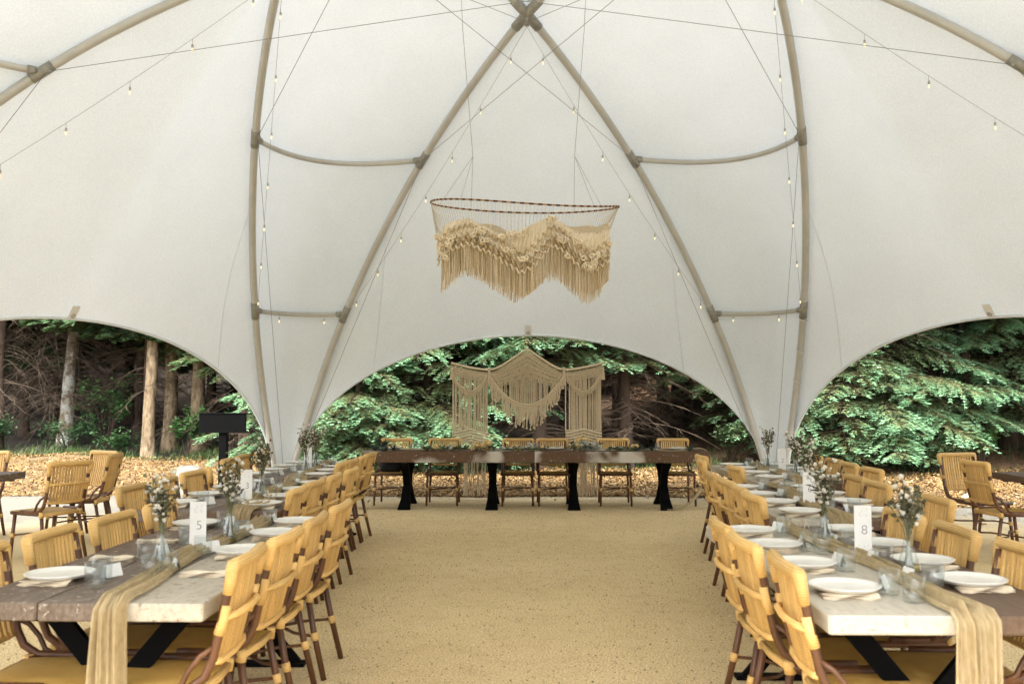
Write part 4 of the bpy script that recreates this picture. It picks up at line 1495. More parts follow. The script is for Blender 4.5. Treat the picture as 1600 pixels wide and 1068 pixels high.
    for k in range(9):
        x = X(800 + 46 * k / 8) + r_.gauss(0, .006)
        z0 = Z(630)
        z1 = Z(660 + 12 * math.sin(k / 8 * math.pi) + r_.uniform(-6, 4))
        m_ = MB().tube([loc((x, BY - .03, z0)), loc((x, BY - .03, z1))], .007, 5)
        ico(m_, loc((x, BY - .03, z1 + .012)), .017, .15)
        P('long_tassel', m_)
    for sx in (707, 765, 881, 941):
        m_ = MB()
        for k in range(16):
            a_ = k * 2.4
            m_.tube([loc((X(sx) + math.cos(a_) * .008, BY - .03 + math.sin(a_) * .008, Z(574))), loc((X(sx) + math.cos(a_) * .028, BY - .03 + math.sin(a_) * .02, Z(574) - (.26 if 710 < sx < 930 else .18)))], .006, 4, False)
        ico(m_, loc((X(sx), BY - .03, Z(576))), .024, .1)
        P('tassel', m_)
    m_ = MB().tube([loc((O[0], BY, topz(O[0]))), loc((O[0], BY, 2.40))], .006, 6)
    P('hanging_cord', m_)
backdrop()

# ---------------------------------------------------------------- hanging fibre chandelier
def chandelier():
    CY = 9.5
    s = 1500 / CY
    X = lambda px: (px - 830) / s
    Z = lambda py: 1.49 - (py - 621) / s
    C0 = np.array([X(820), CY, Z(320)])
    t = thing('hanging_macrame', 'wavy fringed macrame hung from a long oval hoop in mid air', 'macrame', tuple(C0))
    def P(nm, me, kind=None, parent=None):
        o = link(nm, me, parent or t)
        if kind: o['kind'] = kind
        return o
    HW, HD_ = (967 - 672) / 2 / s, .26
    def hoop(a_):
        x = HW * math.cos(a_)
        # front (towards camera) edge wavy, the hoop dips to the right
        y = HD_ * math.sin(a_) * (1 + .15 * math.sin(2 * a_)) - .05 * math.cos(2 * a_)
        z = -.026 * math.cos(a_) + .018 * math.sin(a_ * 2 + .6) * (1 if math.sin(a_) < 0 else .5)
        return Vector((x, y, z))
    N_ = 132
    seg = [hoop(2 * math.pi * k / N_) for k in range(N_ + 1)]
    P('hoop', MB().tube(seg, .0082, 7).mesh('hoop', M['rope_dark']))
    dark = MB()
    for k in range(0, N_, 2):
        dark.tube([seg[k], seg[k + 1]], .0098, 7)
    P('hoop_wrapping', dark.mesh('hoop_wrapping', M['ring_dark']), 'stuff')
    r_ = random.Random(6)
    top_k = [(678, 372), (700, 350), (735, 345), (765, 360), (795, 375), (830, 358), (850, 346), (875, 350), (905, 366), (935, 368), (955, 352)]
    bot_k = [(690, 458), (703, 450), (728, 430), (760, 445), (790, 465), (808, 476), (826, 462), (850, 442), (872, 440), (890, 455), (915, 478), (935, 466), (952, 420)]
    mid_k = [(682, 405), (700, 385), (735, 375), (765, 388), (790, 404), (815, 422), (835, 410), (862, 378), (880, 385), (905, 410), (925, 418), (955, 395)]
    f_ = lambda K, px: float(np.interp(px, [k[0] for k in K], [k[1] for k in K]))
    def crv(px, py, dy):
        u = (px - 818) / 137
        fy = dy - .22 * math.sqrt(max(0, 1 - u * u)) - .05 * math.sin(px * .055)
        return (X(px) - C0[0], fy, Z(py) - C0[2])
    # threads from hoop to the body
    th = MB()
    for k in range(0, 150):
        a_ = 2 * math.pi * k / 150
        p = hoop(a_)
        px = 818 + (p.x / HW) * 136
        front = math.sin(a_) < 0
        py = f_(top_k, px) + (0 if front else -14) + 6
        q = crv(px, py, 0) if front else (X(px) - C0[0], .18 * math.sin(a_) + .02, Z(py) - C0[2])
        th.tube([p, q], .0016, 3, False)
    P('threads', th.mesh('threads', M['rope']), 'stuff')
    # back sheet of woven cords
    bk = MB()
    for k in range(150):
        px = 690 + 262 * k / 149
        u = (px - 818) / 137
        y = .20 * math.sqrt(max(0, 1 - u * u))
        py0 = f_(top_k, px) - 8 + 12 * math.sin(px * .045 + 1.0)
        py1 = f_(mid_k, px) + 40
        bk.tube([(X(px) - C0[0], y, Z(py0) - C0[2]), (X(px) - C0[0] + r_.gauss(0, .004), y, Z(py1) - C0[2])], .0075, 4, False)
    P('back_sheet', bk.mesh('back_sheet', M['rope_warm']), 'stuff')
    # front body: two overlapping wavy ruffles built of cord loops
    for nm, Ka, Kb, n_, dy, mt in (('upper_ruffle', top_k, mid_k, 260, 0, 'rope_warm'),):
        rf = MB()
        for k in range(n_):
            px = 684 + 268 * k / (n_ - 1)
            a0 = f_(Ka, px)
            b0 = f_(Kb, px)
            pts = []
            for j in range(5):
                u = j / 4
                w = .03 * math.sin(u * 7 + px * .12)
                p = crv(px + 2 * math.sin(u * 9 + k), a0 + (b0 - a0) * u, dy - .03 * math.sin(u * math.pi) + w * .5)
                pts.append(p)
            rf.tube(pts, .0065, 4, False)
        P(nm, rf.mesh(nm, M[mt]), 'stuff')
    # ruffled edge ribbons
    for j, (off, amp) in enumerate(((0, .02), (9, .026), (18, .022), (-12, .016))):
        pts = []
        for k in range(220):
            px = 684 + 268 * k / 219
            py = f_(mid_k, px) + off - 8 + 3.2 * math.sin(k * .9 + j)
            c_ = crv(px, py, -.045 - amp * math.cos(k * .9 + j))
            pts.append(c_)
        P('ruffle_edge', MB().tube(pts, .0095, 5).mesh('ruffle_edge', M['rope_warm' if j % 2 == 0 else 'rope_mid']))
    # little rolled coils
    coil = MB()
    ring = [(math.cos(a_) * .019, 0, math.sin(a_) * .019) for a_ in np.linspace(0, 2 * math.pi, 11)]
    coil.tube(ring, .007, 6, False)
    ring2 = [(math.cos(a_) * .019, .028, math.sin(a_) * .019) for a_ in np.linspace(0, 2 * math.pi, 11)]
    coil.tube(ring2, .007, 6, False)
    CO = coil.mesh('coil', M['rope_warm'])
    spots = []
    for cx_, cy_, n_, sp in ((686, 372, 4, 4), (698, 385, 4, 5), (692, 402, 4, 4), (744, 366, 8, 7), (757, 380, 4, 5), (806, 372, 8, 9), (785, 373, 3, 4), (856, 350, 4, 6), (866, 347, 3, 4), (903, 385, 4, 4), (915, 420, 7, 7), (925, 412, 6, 7), (935, 405, 4, 4), (818, 413, 3, 4), (796, 400, 3, 5), (870, 378, 4, 5), (950, 385, 2, 3), (886, 405, 3, 4)):
        for k in range(n_):
            spots.append((cx_ + r_.gauss(0, sp), cy_ + r_.gauss(0, sp * .55)))
    for px, py in spots:
        p = crv(min(952, max(682, px)), py, -.10)
        link('coil', CO, t, p, (R(r_.uniform(-35, 35)), R(r_.uniform(-30, 30)), R(r_.uniform(-50, 50))), (r_.uniform(.7, 1.2),) * 3)
    # fringe
    fr = MB()
    fr2 = MB()
    for k in range(300):
        px = 690 + 262 * (k + r_.random()) / 300
        py0 = f_(mid_k, px) - 4
        py1 = f_(bot_k, px) + r_.uniform(-5, 3)
        if py1 < py0 + 8:
            py1 = py0 + 8
        dy = r_.uniform(-.02, .03)
        a_ = crv(px, py0, dy - .02)
        b_ = crv(px + r_.gauss(0, .7), (py0 + py1) / 2, dy)
        c_ = crv(px + r_.gauss(0, 1.0), py1, dy + r_.uniform(-.01, .01))
        (fr if r_.random() < .6 else fr2).tube([a_, b_, c_], [.0045, .0042, .003], 4, False)
    for k in range(120):
        px = 692 + 256 * (k + r_.random()) / 120
        u = (px - 818) / 137
        y = .17 * math.sqrt(max(0, 1 - u * u))
        py1 = f_(bot_k, px) - 12 + r_.uniform(-6, 2)
        fr.tube([(X(px) - C0[0], y, Z(f_(mid_k, px)) - C0[2]), (X(px) - C0[0], y, Z(py1) - C0[2])], .0052, 4, False)
    P('fringe', fr.mesh('fringe', M['rope_warm']), 'stuff')
    P('darker_fringe', fr2.mesh('fringe', M['rope_mid']), 'stuff')
    # suspension lines up to the tension cables
    for sx, pm, pt, al in ((-1, (738, 240), (711, -60), (2.75, 2.2, -2.3)), (1, (899, 240), (925, -60), (.55, 1.0, -.75))):
        kn = Vector((X(pm[0]) - C0[0], .0, Z(pm[1]) - C0[2]))
        tp = Vector((X(pt[0]) - C0[0], .0, 6.5 - C0[2]))
        P('suspension_line', MB().tube([kn, (kn + tp) / 2 + Vector((sx * .02, 0, 0)), tp], .0028, 4).mesh('suspension_line', M['wire']))
        for a_ in al:
            P('suspension_line', MB().tube([hoop(a_), kn], .0022, 4).mesh('suspension_line', M['wire']))
chandelier()

# ---------------------------------------------------------------- forest
def bough_field(specs, leaf_len=.085, leaf_w=.0105, density=1.0, tip_col=(.235, .42, .235), mid_col=(.185, .215, .095), in_col=(.17, .125, .07), seed=0):
    """specs: list of (origin xyz, azimuth, length, rise, droop). Returns V, F, colours of needle sprays and a twig MB"""
    g = np.random.default_rng(seed)
    B, D, S, Cc, Ln, Wd = [], [], [], [], [], []
    tw = MB()
    for (o, az, L, rise, droop) in specs:
        o = np.array(o, float)
        h = np.array([math.cos(az), math.sin(az), 0])
        side = np.array([-math.sin(az), math.cos(az), 0])
        u = np.linspace(0, 1, 14)
        ax = o + h * (L * u)[:, None] + np.array([0, 0, 1.0]) * (L * (rise * u - droop * u**2 + .16 * droop * u**4))[:, None]
        tw.tube([tuple(ax[i]) for i in (0, 4, 8, 13)], [.018 * L / 2 + .004, .012, .007, .003], 4, False)
        n = max(6, int(L / .085 * density))
        uu = np.sort(g.uniform(.12, 1.0, n))
        for sgn in (-1, 1):
            for q in uu:
                p = np.array([np.interp(q, u, ax[:, k]) for k in range(3)])
                ll = min(.62, .42 * L * (1.08 - q) ** .75 + .07) * g.uniform(.75, 1.15)
                fw = g.uniform(.55, .95)
                dr = h * fw + side * sgn * (1.25 - fw * .5) + np.array([0, 0, g.normal(-.12, .13)])
                dr /= np.linalg.norm(dr)
                m = max(2, int(ll / .06))
                tq = (np.arange(m) + .5) / m
                pts = p + dr * (ll * tq)[:, None] - np.array([0, 0, 1.0]) * (ll * .28 * tq**2)[:, None]
                sid = np.cross(dr, [0, 0, 1.0])
                sid /= np.linalg.norm(sid) + 1e-9
                for s2 in (-1, -.45, .45, 1, 0):
                    dd = dr * (1.0 if s2 else 1.4) + sid * s2 * .75 + g.normal(0, .16, (m, 3))
                    dd[:, 2] -= .10
                    dd /= np.linalg.norm(dd, axis=1, keepdims=True)
                    B.append(pts)
                    D.append(dd)
                    S.append(np.repeat(sid[None], m, 0) + g.normal(0, .35, (m, 3)))
                    out = (tq * .75 + .25) * (q * .65 + .35)
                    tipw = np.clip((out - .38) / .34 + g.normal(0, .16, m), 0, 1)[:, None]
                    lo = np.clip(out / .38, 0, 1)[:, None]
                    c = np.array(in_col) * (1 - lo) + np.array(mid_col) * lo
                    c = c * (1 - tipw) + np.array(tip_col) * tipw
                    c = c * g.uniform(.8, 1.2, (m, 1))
                    Cc.append(c)
                    Ln.append(np.full(m, leaf_len) * g.uniform(.75, 1.25, m))
    B, D, S, Cc, Ln = (np.concatenate(x) for x in (B, D, S, Cc, Ln))
    S = S - D * (S * D).sum(1, keepdims=True)
    S /= np.linalg.norm(S, axis=1, keepdims=True) + 1e-9
    w = leaf_w
    V = np.stack([B, B + D * (Ln * .5)[:, None] + S * w, B + D * Ln[:, None], B + D * (Ln * .5)[:, None] - S * w], 1).reshape(-1, 3)
    F = np.arange(len(V)).reshape(-1, 4)
    return V, F, np.repeat(Cc, 4, 0), tw
def dead_branches(seed, z0, z1, n, L, droop=.75, twigs=6, thick=.011):
    r_ = random.Random(seed)
    m_ = MB()
    for k in range(n):
        az = r_.uniform(0, 6.283)
        z = r_.uniform(z0, z1)
        l_ = L * r_.uniform(.5, 1.15)
        dr = droop * r_.uniform(.4, 1.3)
        pts = []
        tw_ = r_.gauss(0, .5)
        for j in range(7):
            u = j / 6
            a_ = az + tw_ * u
            pts.append(Vector((math.cos(a_) * l_ * u, math.sin(a_) * l_ * u, z + l_ * (.18 * u - dr * u * u))))
        m_.tube(pts, [thick * (1 - .8 * j / 6) for j in range(7)], 4, False)
        for q in range(twigs):
            j = r_.randint(1, 5)
            p = pts[j] + (pts[j + 1] - pts[j]) * r_.random()
            sg = r_.choice((-1, 1))
            a2 = az + tw_ * j / 6 + sg * r_.uniform(.5, 1.3)
            l2 = l_ * r_.uniform(.2, .5) * (1 - j / 9)
            pp = [p]
            for i in range(1, 4):
                u = i / 3
                pp.append(p + Vector((math.cos(a2) * l2 * u, math.sin(a2) * l2 * u, -l2 * (.15 * u + .6 * u * u * dr))))
            m_.tube(pp, [thick * .45, thick * .35, thick * .25, thick * .12], 3, False)
            if r_.random() < .6:
                a3 = a2 + sg * r_.uniform(-1.2, 1.2)
                m_.tube([pp[1], pp[1] + Vector((math.cos(a3) * l2 * .4, math.sin(a3) * l2 * .4, -l2 * .25))], [thick * .3, thick * .1], 3, False)
    return m_
def trunk_mesh(h, r0, r1, lean, mat, seed, flare=1.35):
    r_ = random.Random(seed)
    n = 15
    pts, rs = [], []
    for i in range(n):
        u = i / (n - 1)
        z = -.25 + (h + .25) * u**1.3
        pts.append((lean[0] * z + r_.gauss(0, .012) * (i > 1), lean[1] * z + r_.gauss(0, .012) * (i > 1), z))
        rs.append((r0 + (r1 - r0) * u) * (1 + (flare - 1) * max(0, 1 - z / .45)))
    m_ = MB().tube(pts, rs, 14)
    v = np.array(m_.v)
    m_.v = [tuple(p) for p in (v + rng.normal(0, r0 * .035, v.shape))]
    return m_
def spruce(x, y, label, h, rad, zb, ze, seed, density=1.0, bark='bark_brown', r0=.16, dead=None, arc=None, tip=(.235, .42, .235), whorl=.29, per=6, droop=.30):
    """a spruce whose boughs are built from zb to ze (the part one can see) and a coarser top above"""
    g = random.Random(seed)
    z0 = float(terrain(x, y))
    t = thing('spruce_tree', label, 'tree', (x, y, z0), 0, 'spruce trees at the forest edge')
    link('trunk', trunk_mesh(h, r0, .03, (g.gauss(0, .008), g.gauss(0, .008)), bark, seed).mesh('spruce_trunk', M[bark]), t)
    specs = []
    z = zb
    while z < ze:
        for k in range(per):
            az = g.uniform(0, 6.283)
            if arc and g.random() < .8:
                az = R(g.uniform(*arc))
            prof = min(1, .55 + (z - zb) * .45) * max(.15, 1 - z / h)**.8 * 1.15
            L = rad * prof * g.uniform(.72, 1.12)
            specs.append(((0, 0, z + g.uniform(-.1, .1)), az, L, g.uniform(-.05, .12), droop * g.uniform(.7, 1.4)))
        z += whorl * g.uniform(.8, 1.2)
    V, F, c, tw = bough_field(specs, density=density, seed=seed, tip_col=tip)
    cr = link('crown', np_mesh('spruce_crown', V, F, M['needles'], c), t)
    link('boughs', tw.mesh('boughs', M['bark_brown']), t)
    # coarser top out of view
    specs = []
    z = ze
    while z < h - .4:
        for k in range(6):
            specs.append(((0, 0, z), g.uniform(0, 6.283), max(.4, rad * (1 - z / h) ** .8 * 1.15 * g.uniform(.8, 1.1)), .1, droop))
        z += .8
    if specs:
        V, F, c, tw = bough_field(specs, leaf_len=.24, leaf_w=.06, density=.2, seed=seed + 50)
        link('upper_crown', np_mesh('spruce_top', V, F, M['needles'], c), t)
    if dead:
        link('dead_branches', dead_branches(seed, *dead).mesh('dead_branches', M['dead']), t)['kind'] = 'stuff'
    return t
SOUTH = (185, 355)
spruce(-2.1, 19.2, 'broad light green spruce behind the left half of the head table', 6.4, 2.9, .35, 3.9, 1, arc=SOUTH, dead=(.6, 3.0, 24, 1.6), droop=.34)
spruce(-4.1, 20.6, 'low sweeping spruce at the left leg of the back opening', 5.8, 2.8, .25, 3.5, 2, arc=SOUTH, dead=(.5, 3, 16, 1.5))
spruce(.15, 18.6, 'spruce whose high boughs show above the macrame backdrop', 7.5, 2.7, 2.15, 4.0, 3, arc=(170, 370), dead=(.5, 2.2, 46, 1.6), r0=.17, droop=.22)
spruce(1.9, 19.6, 'spruce with high boughs right of the macrame peak', 7.6, 2.7, 2.35, 4.1, 4, arc=(170, 370), dead=(.4, 2.5, 50, 1.7), droop=.26)
spruce(4.9, 21.3, 'dull green spruce beside the right leg of the back opening', 6.2, 2.5, .5, 3.3, 5, arc=SOUTH, dead=(.4, 2.5, 46, 1.7), tip=(.11, .18, .08))
spruce(6.55, 18.9, 'largest bright spruce in the right opening beside the tent leg', 6.6, 2.75, .35, 4.0, 6, arc=SOUTH, density=1.05, dead=(.3, 3.2, 60, 1.9, .5, 7))
spruce(9.6, 19.6, 'tall bright spruce at the right edge of the right opening', 7.0, 2.8, .8, 4.0, 7, arc=SOUTH, density=1.05, dead=(.3, 3.2, 60, 1.9, .5, 7))
spruce(8.3, 21.6, 'spruce standing behind the two bright ones on the right', 7.4, 2.7, .9, 4.2, 8, arc=SOUTH, tip=(.17, .28, .12), dead=(.3, 3.2, 60, 1.9, .5, 7))
spruce(11.4, 21.2, 'spruce with low boughs at the far right edge of the frame', 7.2, 2.7, .7, 4.2, 19, arc=SOUTH, tip=(.14, .26, .13))
spruce(-6.5, 21.8, 'spruce with high boughs behind the black sign post', 7.4, 2.4, 2.15, 4.2, 9, arc=SOUTH, density=.85, bark='bark_brown', r0=.18, dead=(.4, 2.0, 22, 1.3), tip=(.12, .22, .09))
spruce(-8.45, 24.3, 'spruce between the grey trunks of the left opening', 8.5, 2.3, 2.5, 4.6, 10, arc=SOUTH, density=.7, bark='bark_pale', r0=.22, dead=(.5, 2.4, 30, 1.4), tip=(.09, .15, .06))

def bare_tree(x, y, label, r0, lean, bark, seed, h=11, dead=None, low=None):
    z0 = float(terrain(x, y))
    t = thing('conifer_trunk_tree', label, 'tree', (x, y, z0), 0, 'bare trunked trees of the left wood')
    link('trunk', trunk_mesh(h, r0, r0 * .5, lean, bark, seed).mesh('bare_trunk', M[bark]), t)
    if dead:
        o = link('dead_branches', dead_branches(seed, *dead).mesh('dead_branches', M['dead_pale' if seed in (2, 5, 6, 8) else 'dead']), t)
        o['kind'] = 'stuff'
    link('crown', DEEP[seed % 3][0], t, (lean[0] * 4, lean[1] * 4, 3.4 + (seed % 3) * .4))
    return t
# crowns shared by the trees deeper in the wood
DEEP = []
for k in range(3):
    g = random.Random(100 + k)
    specs = []
    z = 0
    while z < 8.0:
        for j in range(6):
            specs.append(((0, 0, z), g.uniform(0, 6.283), max(.5, 2.7 * (1 - z / 9.5)) * g.uniform(.7, 1.1), .08, .35))
        z += .5
    V, F, c, tw = bough_field(specs, leaf_len=.26, leaf_w=.07, density=.36, seed=200 + k, tip_col=(.07, .12, .05), mid_col=(.035, .055, .025))
    DEEP.append((np_mesh('deep_crown', V, F, M['needles'], c), dead_branches(300 + k, .6, 3.6, 46, 1.8, .6, 5, .014).mesh('deep_dead', M['dead']),
                 trunk_mesh(10, .15, .05, (0, 0), 'bark_brown', k).mesh('deep_trunk', M['bark_brown'])))
bare_tree(-9.05, 22.6, 'pale tan trunk standing at the edge of the wood chips', .155, (.02, 0), 'bark_pale', 1, dead=(1.6, 4, 14, .9))
bare_tree(-13.0, 26.6, 'mottled grey and brown leaning trunk on the left of the wood', .20, (.06, .0), 'bark_lichen', 2, dead=(1.0, 5.6, 210, 2.4, .85, 9, .008))
bare_tree(-9.9, 24.6, 'thin dark trunk just behind the pale tan trunk', .13, (.0, .01), 'bark_brown', 3, dead=(1.5, 4.5, 50, 1.6, .6))
bare_tree(-16.2, 26.5, 'slim dark trunk far left in the wood', .12, (.01, 0), 'bark_brown', 4, dead=(1, 5, 50, 1.8))
bare_tree(-15.1, 28.4, 'grey trunk tangled in dead twigs on the far left', .14, (-.01, 0), 'bark_brown', 5, dead=(.8, 5, 130, 2.0, .75, 8, .008))
bare_tree(-11.3, 27.5, 'brown trunk among drooping dead branches', .15, (.015, 0), 'bark_brown', 6, dead=(.8, 5, 150, 2.2, .85, 8, .008))
bare_tree(-9.4, 24.9, 'grey brown trunk right of the pale tan one', .19, (.0, 0), 'bark_pale', 7, dead=(.8, 4, 30, 1.2, .5))
bare_tree(-13.9, 24.9, 'dark trunk at the left edge with fine dead twigs', .11, (.0, 0), 'bark_brown', 8, dead=(1.2, 4.8, 60, 1.6, .8, 7))
bare_tree(3.2, 23.6, 'dark trunk with dead branches in the right half of the back opening', .15, (0, 0), 'bark_brown', 9, dead=(.3, 4.2, 110, 2.2, .55, 8))
bare_tree(4.2, 25.8, 'thin trunk with dead branches in the right half of the back opening', .12, (0, 0), 'bark_brown', 10, dead=(.3, 4.5, 110, 2.2, .5, 8))
bare_tree(2.2, 24.9, 'trunk with dead branches just right of the macrame backdrop', .14, (0.01, 0), 'bark_brown', 11, dead=(.3, 4.5, 110, 2.2, .5, 8))
bare_tree(-4.9, 23.6, 'slender pale birch trunk left of the back opening spruce', .07, (.02, 0), 'bark_birch', 12, h=8, dead=(1, 3, 8, .8))
bare_tree(-2.55, 21.2, 'slender pale trunk inside the broad spruce', .06, (.01, 0), 'bark_birch', 13, h=8, dead=(1, 3, 8, .8))
bare_tree(9.25, 21.0, 'white forked birch stem between the right hand spruces', .085, (.012, 0), 'bark_birch', 14, h=9, dead=(2.0, 3.6, 8, 1.0, .2))
bare_tree(8.6, 18.9, 'short grey trunk rising behind the armchairs on the right', .10, (-.07, 0), 'bark_brown', 15, h=7)
bare_tree(5.75, 22.0, 'thin white stem left of the largest right hand spruce', .045, (0, 0), 'bark_birch', 16, h=7)
spruce(5.35, 20.0, 'slim bright spruce close to the right tent leg', 5.6, 2.1, .3, 3.4, 31, arc=SOUTH, dead=(.3, 2.6, 30, 1.4, .5, 7))
spruce(11.9, 18.9, 'spruce reaching in from the right edge of the frame', 6.4, 2.4, .8, 3.8, 32, arc=SOUTH)
spruce(-3.2, 17.9, 'young spruce with low boughs beside the left leg of the back opening', 3.6, 1.9, .15, 2.2, 33, arc=SOUTH, r0=.07)
spruce(5.75, 17.75, 'short young spruce in front of the largest right hand spruce', 3.9, 1.5, .2, 2.6, 34, arc=SOUTH, r0=.06, whorl=.26)
spruce(10.3, 17.9, 'young spruce standing before the tall one at the right edge', 4.2, 1.6, .5, 2.9, 35, arc=SOUTH, r0=.06, whorl=.28)
g = random.Random(77)
kk = 0
tries = 0
placed = []
while kk < 62 and tries < 4000:
    tries += 1
    x = g.uniform(-30, 26)
    y = g.uniform(25.5, 44)
    if abs(x) > y * .72 + 1 or any((x - a_) ** 2 + (y - b_) ** 2 < 2.6 for a_, b_ in placed):
        continue
    placed.append((x, y))
    v = kk % 3
    t = thing('conifer_tree', 'dark conifer deep in the shaded wood behind the tent', 'tree', (x, y, float(terrain(x, y))), g.uniform(0, 6.28), 'conifers deep in the wood')
    sc = g.uniform(.85, 1.25)
    link('trunk', DEEP[v][2], t, scale=(sc, sc, 1.1))
    link('crown', DEEP[(v + 1) % 3][0], t, (0, 0, g.uniform(2.0, 3.4)), (0, 0, g.uniform(0, 6)), (sc, sc, 1))
    link('dead_branches', DEEP[v][1], t, rot=(0, 0, g.uniform(0, 6)))['kind'] = 'stuff'
    kk += 1
# the wood beyond, read as one mass
n = 42000
x = rng.uniform(-60, 60, n)
y = rng.uniform(45, 58, n)
z = terrain(x, y) + rng.uniform(0, 15, n)
d = rng.normal(0, 1, (n, 3))
d[:, 2] -= .4
d /= np.linalg.norm(d, axis=1, keepdims=True)
s = rng.normal(0, 1, (n, 3))
s -= d * (s * d).sum(1, keepdims=True)
s /= np.linalg.norm(s, axis=1, keepdims=True)
B = np.stack([x, y, z], -1)
V = np.stack([B, B + d * .6 + s * .28, B + d * 1.2, B + d * .6 - s * .28], 1).reshape(-1, 3)
c = np.repeat(np.array([[.022, .032, .016]]) * rng.uniform(.6, 1.5, (n, 1)), 4, 0)
tag(link('far_wood', np_mesh('far_wood', V, np.arange(4 * n).reshape(-1, 4), M['needles'], c)), 'dense dark wood closing the view behind the trees', 'wood', kind='stuff')

# undergrowth
def blades(n, xf, yf, hmin, hmax, cols, w=.006, lean=.35):
    x, y = xf, yf
    z = terrain(x, y)
    h = rng.uniform(hmin, hmax, n)
    az = rng.uniform(0, 2 * np.pi, n)
    ln = rng.normal(0, lean, n) * h
    C = np.stack([x, y, z - .01], -1)
    tp = C + np.stack([np.cos(az) * ln, np.sin(az) * ln, h], -1)
    md = C * .45 + tp * .55 + np.stack([-np.cos(az) * ln * .2, -np.sin(az) * ln * .2, h * .08], -1)
    sd_ = np.stack([-np.sin(az + .6), np.cos(az + .6), 0 * az], -1) * w
    V = np.stack([C - sd_, C + sd_, md + sd_ * .8, tp, md - sd_ * .8], 1)
    F1 = np.arange(5 * n).reshape(-1, 5)
    F = np.concatenate([F1[:, [0, 1, 2, 4]], F1[:, [4, 2, 3, 3]]])
    k = rng.random((n, 1))
    c = np.array(cols[0]) * (1 - k) + np.array(cols[1]) * k
    V = V.reshape(-1, 3)
    F = np.concatenate([F1[:, [0, 1, 2]], F1[:, [0, 2, 4]], F1[:, [4, 2, 3]]])
    return V, F, np.repeat(c, 5, 0)
n = 52000
x = rng.uniform(-17, 14, n)
y = mulch_y(x) + rng.gamma(1.4, 1.0, n) - .25
keep = (np.sin(x * 2.1 + y * 1.3) + np.sin(x * .9 - y * 2.2) + rng.normal(0, .8, n)) > .25
x, y = x[keep], y[keep]
V, F, c = blades(len(x), x, y, .05, .24, ((.03, .05, .015), (.10, .155, .045)), .006, .6)
tag(link('grass', np_mesh('grass', V, F, M['leaves'], c)), 'rough green grass along the edge of the wood', 'grass', kind='stuff')
def shrub(x, y, label, h, w, n, seed, col=((.02, .05, .02), (.07, .15, .05)), ll=.09):
    g = np.random.default_rng(seed)
    z0 = float(terrain(x, y))
    t = thing('shrub', label, 'shrub', (x, y, z0), 0, 'leafy shrubs under the trees')
    ns = 12
    st = MB()
    B = []
    for k in range(ns):
        az = g.uniform(0, 6.283)
        top = np.array([math.cos(az) * w * g.uniform(.3, 1), math.sin(az) * w * g.uniform(.3, 1), h * g.uniform(.6, 1.1)])
        st.tube([(0, 0, 0), tuple(top * [.4, .4, .6]), tuple(top)], [.012, .008, .003], 4, False)
        m = n // ns
        u = g.uniform(.25, 1.05, m)[:, None]
        B.append(top * [.4, .4, .6] * (1 - u) + top * u + g.normal(0, .11 * max(w, .4), (m, 3)))
    B = np.concatenate(B)
    m = len(B)
    d = g.normal(0, 1, (m, 3))
    d[:, 2] = np.abs(d[:, 2]) * .5 - .2
    d /= np.linalg.norm(d, axis=1, keepdims=True)
    s = np.cross(d, [0, 0, 1.0]) + g.normal(0, .3, (m, 3))
    s /= np.linalg.norm(s, axis=1, keepdims=True)
    L = ll * g.uniform(.6, 1.3, (m, 1))
    B[:, 2] = np.maximum(B[:, 2], .05)
    V = np.stack([B, B + d * L * .45 + s * L * .3, B + d * L, B + d * L * .45 - s * L * .3], 1).reshape(-1, 3)
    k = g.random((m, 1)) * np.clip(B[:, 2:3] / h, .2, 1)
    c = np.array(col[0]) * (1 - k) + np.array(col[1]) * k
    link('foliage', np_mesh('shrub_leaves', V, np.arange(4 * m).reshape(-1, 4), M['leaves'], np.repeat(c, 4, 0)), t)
    link('stems', st.mesh('shrub_stems', M['bark_brown']), t)
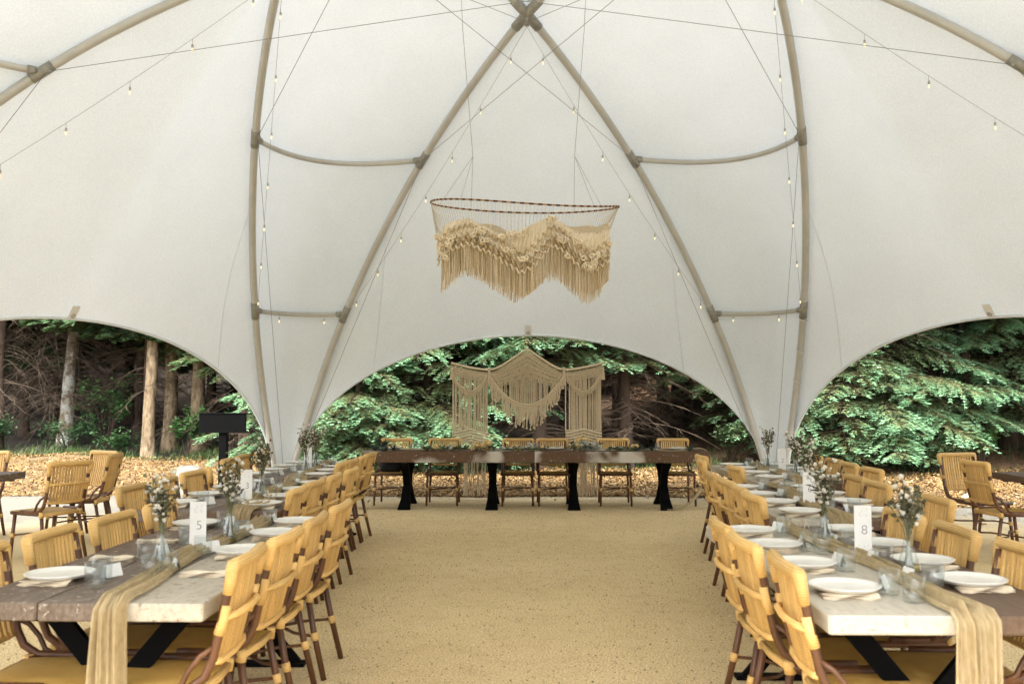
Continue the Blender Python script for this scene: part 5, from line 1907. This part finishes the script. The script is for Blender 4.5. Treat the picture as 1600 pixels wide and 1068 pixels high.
shrub(-15.2, 25.2, 'dark leafy shrub at the foot of the wood, far left', 1.1, .9, 1500, 1)
shrub(-13.7, 24.2, 'dark leafy shrub between the left trunks', .95, .9, 1500, 2)
shrub(-12.0, 24.7, 'dark low shrub beside the mottled trunk', .8, .9, 1300, 3)
shrub(-11.4, 25.6, 'light green tall shrub behind the mottled trunk', 1.9, .9, 1100, 4, ((.03, .08, .025), (.14, .28, .09)), .12)
shrub(-10.2, 23.6, 'low green shrub left of the pale tan trunk', .6, .7, 900, 5, ((.03, .08, .025), (.12, .24, .08)))
shrub(-8.35, 23.2, 'light green leafy shrub right of the pale tan trunk', 1.15, .5, 800, 6, ((.04, .10, .03), (.16, .32, .10)), .12)
shrub(-7.2, 23.0, 'green shrub between trunks near the sign post', .9, .6, 900, 7, ((.03, .08, .025), (.12, .24, .08)))
shrub(-5.3, 20.6, 'green shrub beside the left tent leg', .8, .5, 700, 8, ((.04, .10, .03), (.15, .30, .10)))
shrub(9.9, 17.9, 'bright green plant behind the right edge table', .65, .5, 700, 9, ((.05, .14, .03), (.18, .38, .12)))
shrub(7.3, 17.6, 'olive green shrub between the right chairs and the spruce', .6, .7, 800, 10, ((.05, .07, .03), (.14, .18, .07)))
shrub(8.3, 18.0, 'small bright shrub under the right hand spruces', .8, .4, 600, 11, ((.05, .13, .03), (.18, .36, .12)))
shrub(4.0, 19.4, 'dull green shrub at the right leg of the back opening', .9, .6, 900, 12, ((.04, .07, .03), (.12, .18, .07)))
shrub(5.6, 17.8, 'dark green shrub behind the middle right table', .7, .5, 800, 13, ((.02, .06, .03), (.10, .22, .08)))
# a few stones at the edge of the chips
for k, (x, y, s_, lb) in enumerate(((-9.75, 21.9, .16, 'pale stone lying left of the tan trunk'), (6.1, 13.6, .13, 'pale stone by the right armchairs'))):
    m_ = MB()
    ico(m_, (0, 0, .03), s_, .18)
    tag(link('stone', m_.mesh('stone', M['rock']), None, (x, y, float(terrain(x, y)) + .04), scale=(1, .8, .6)), lb, 'stone')
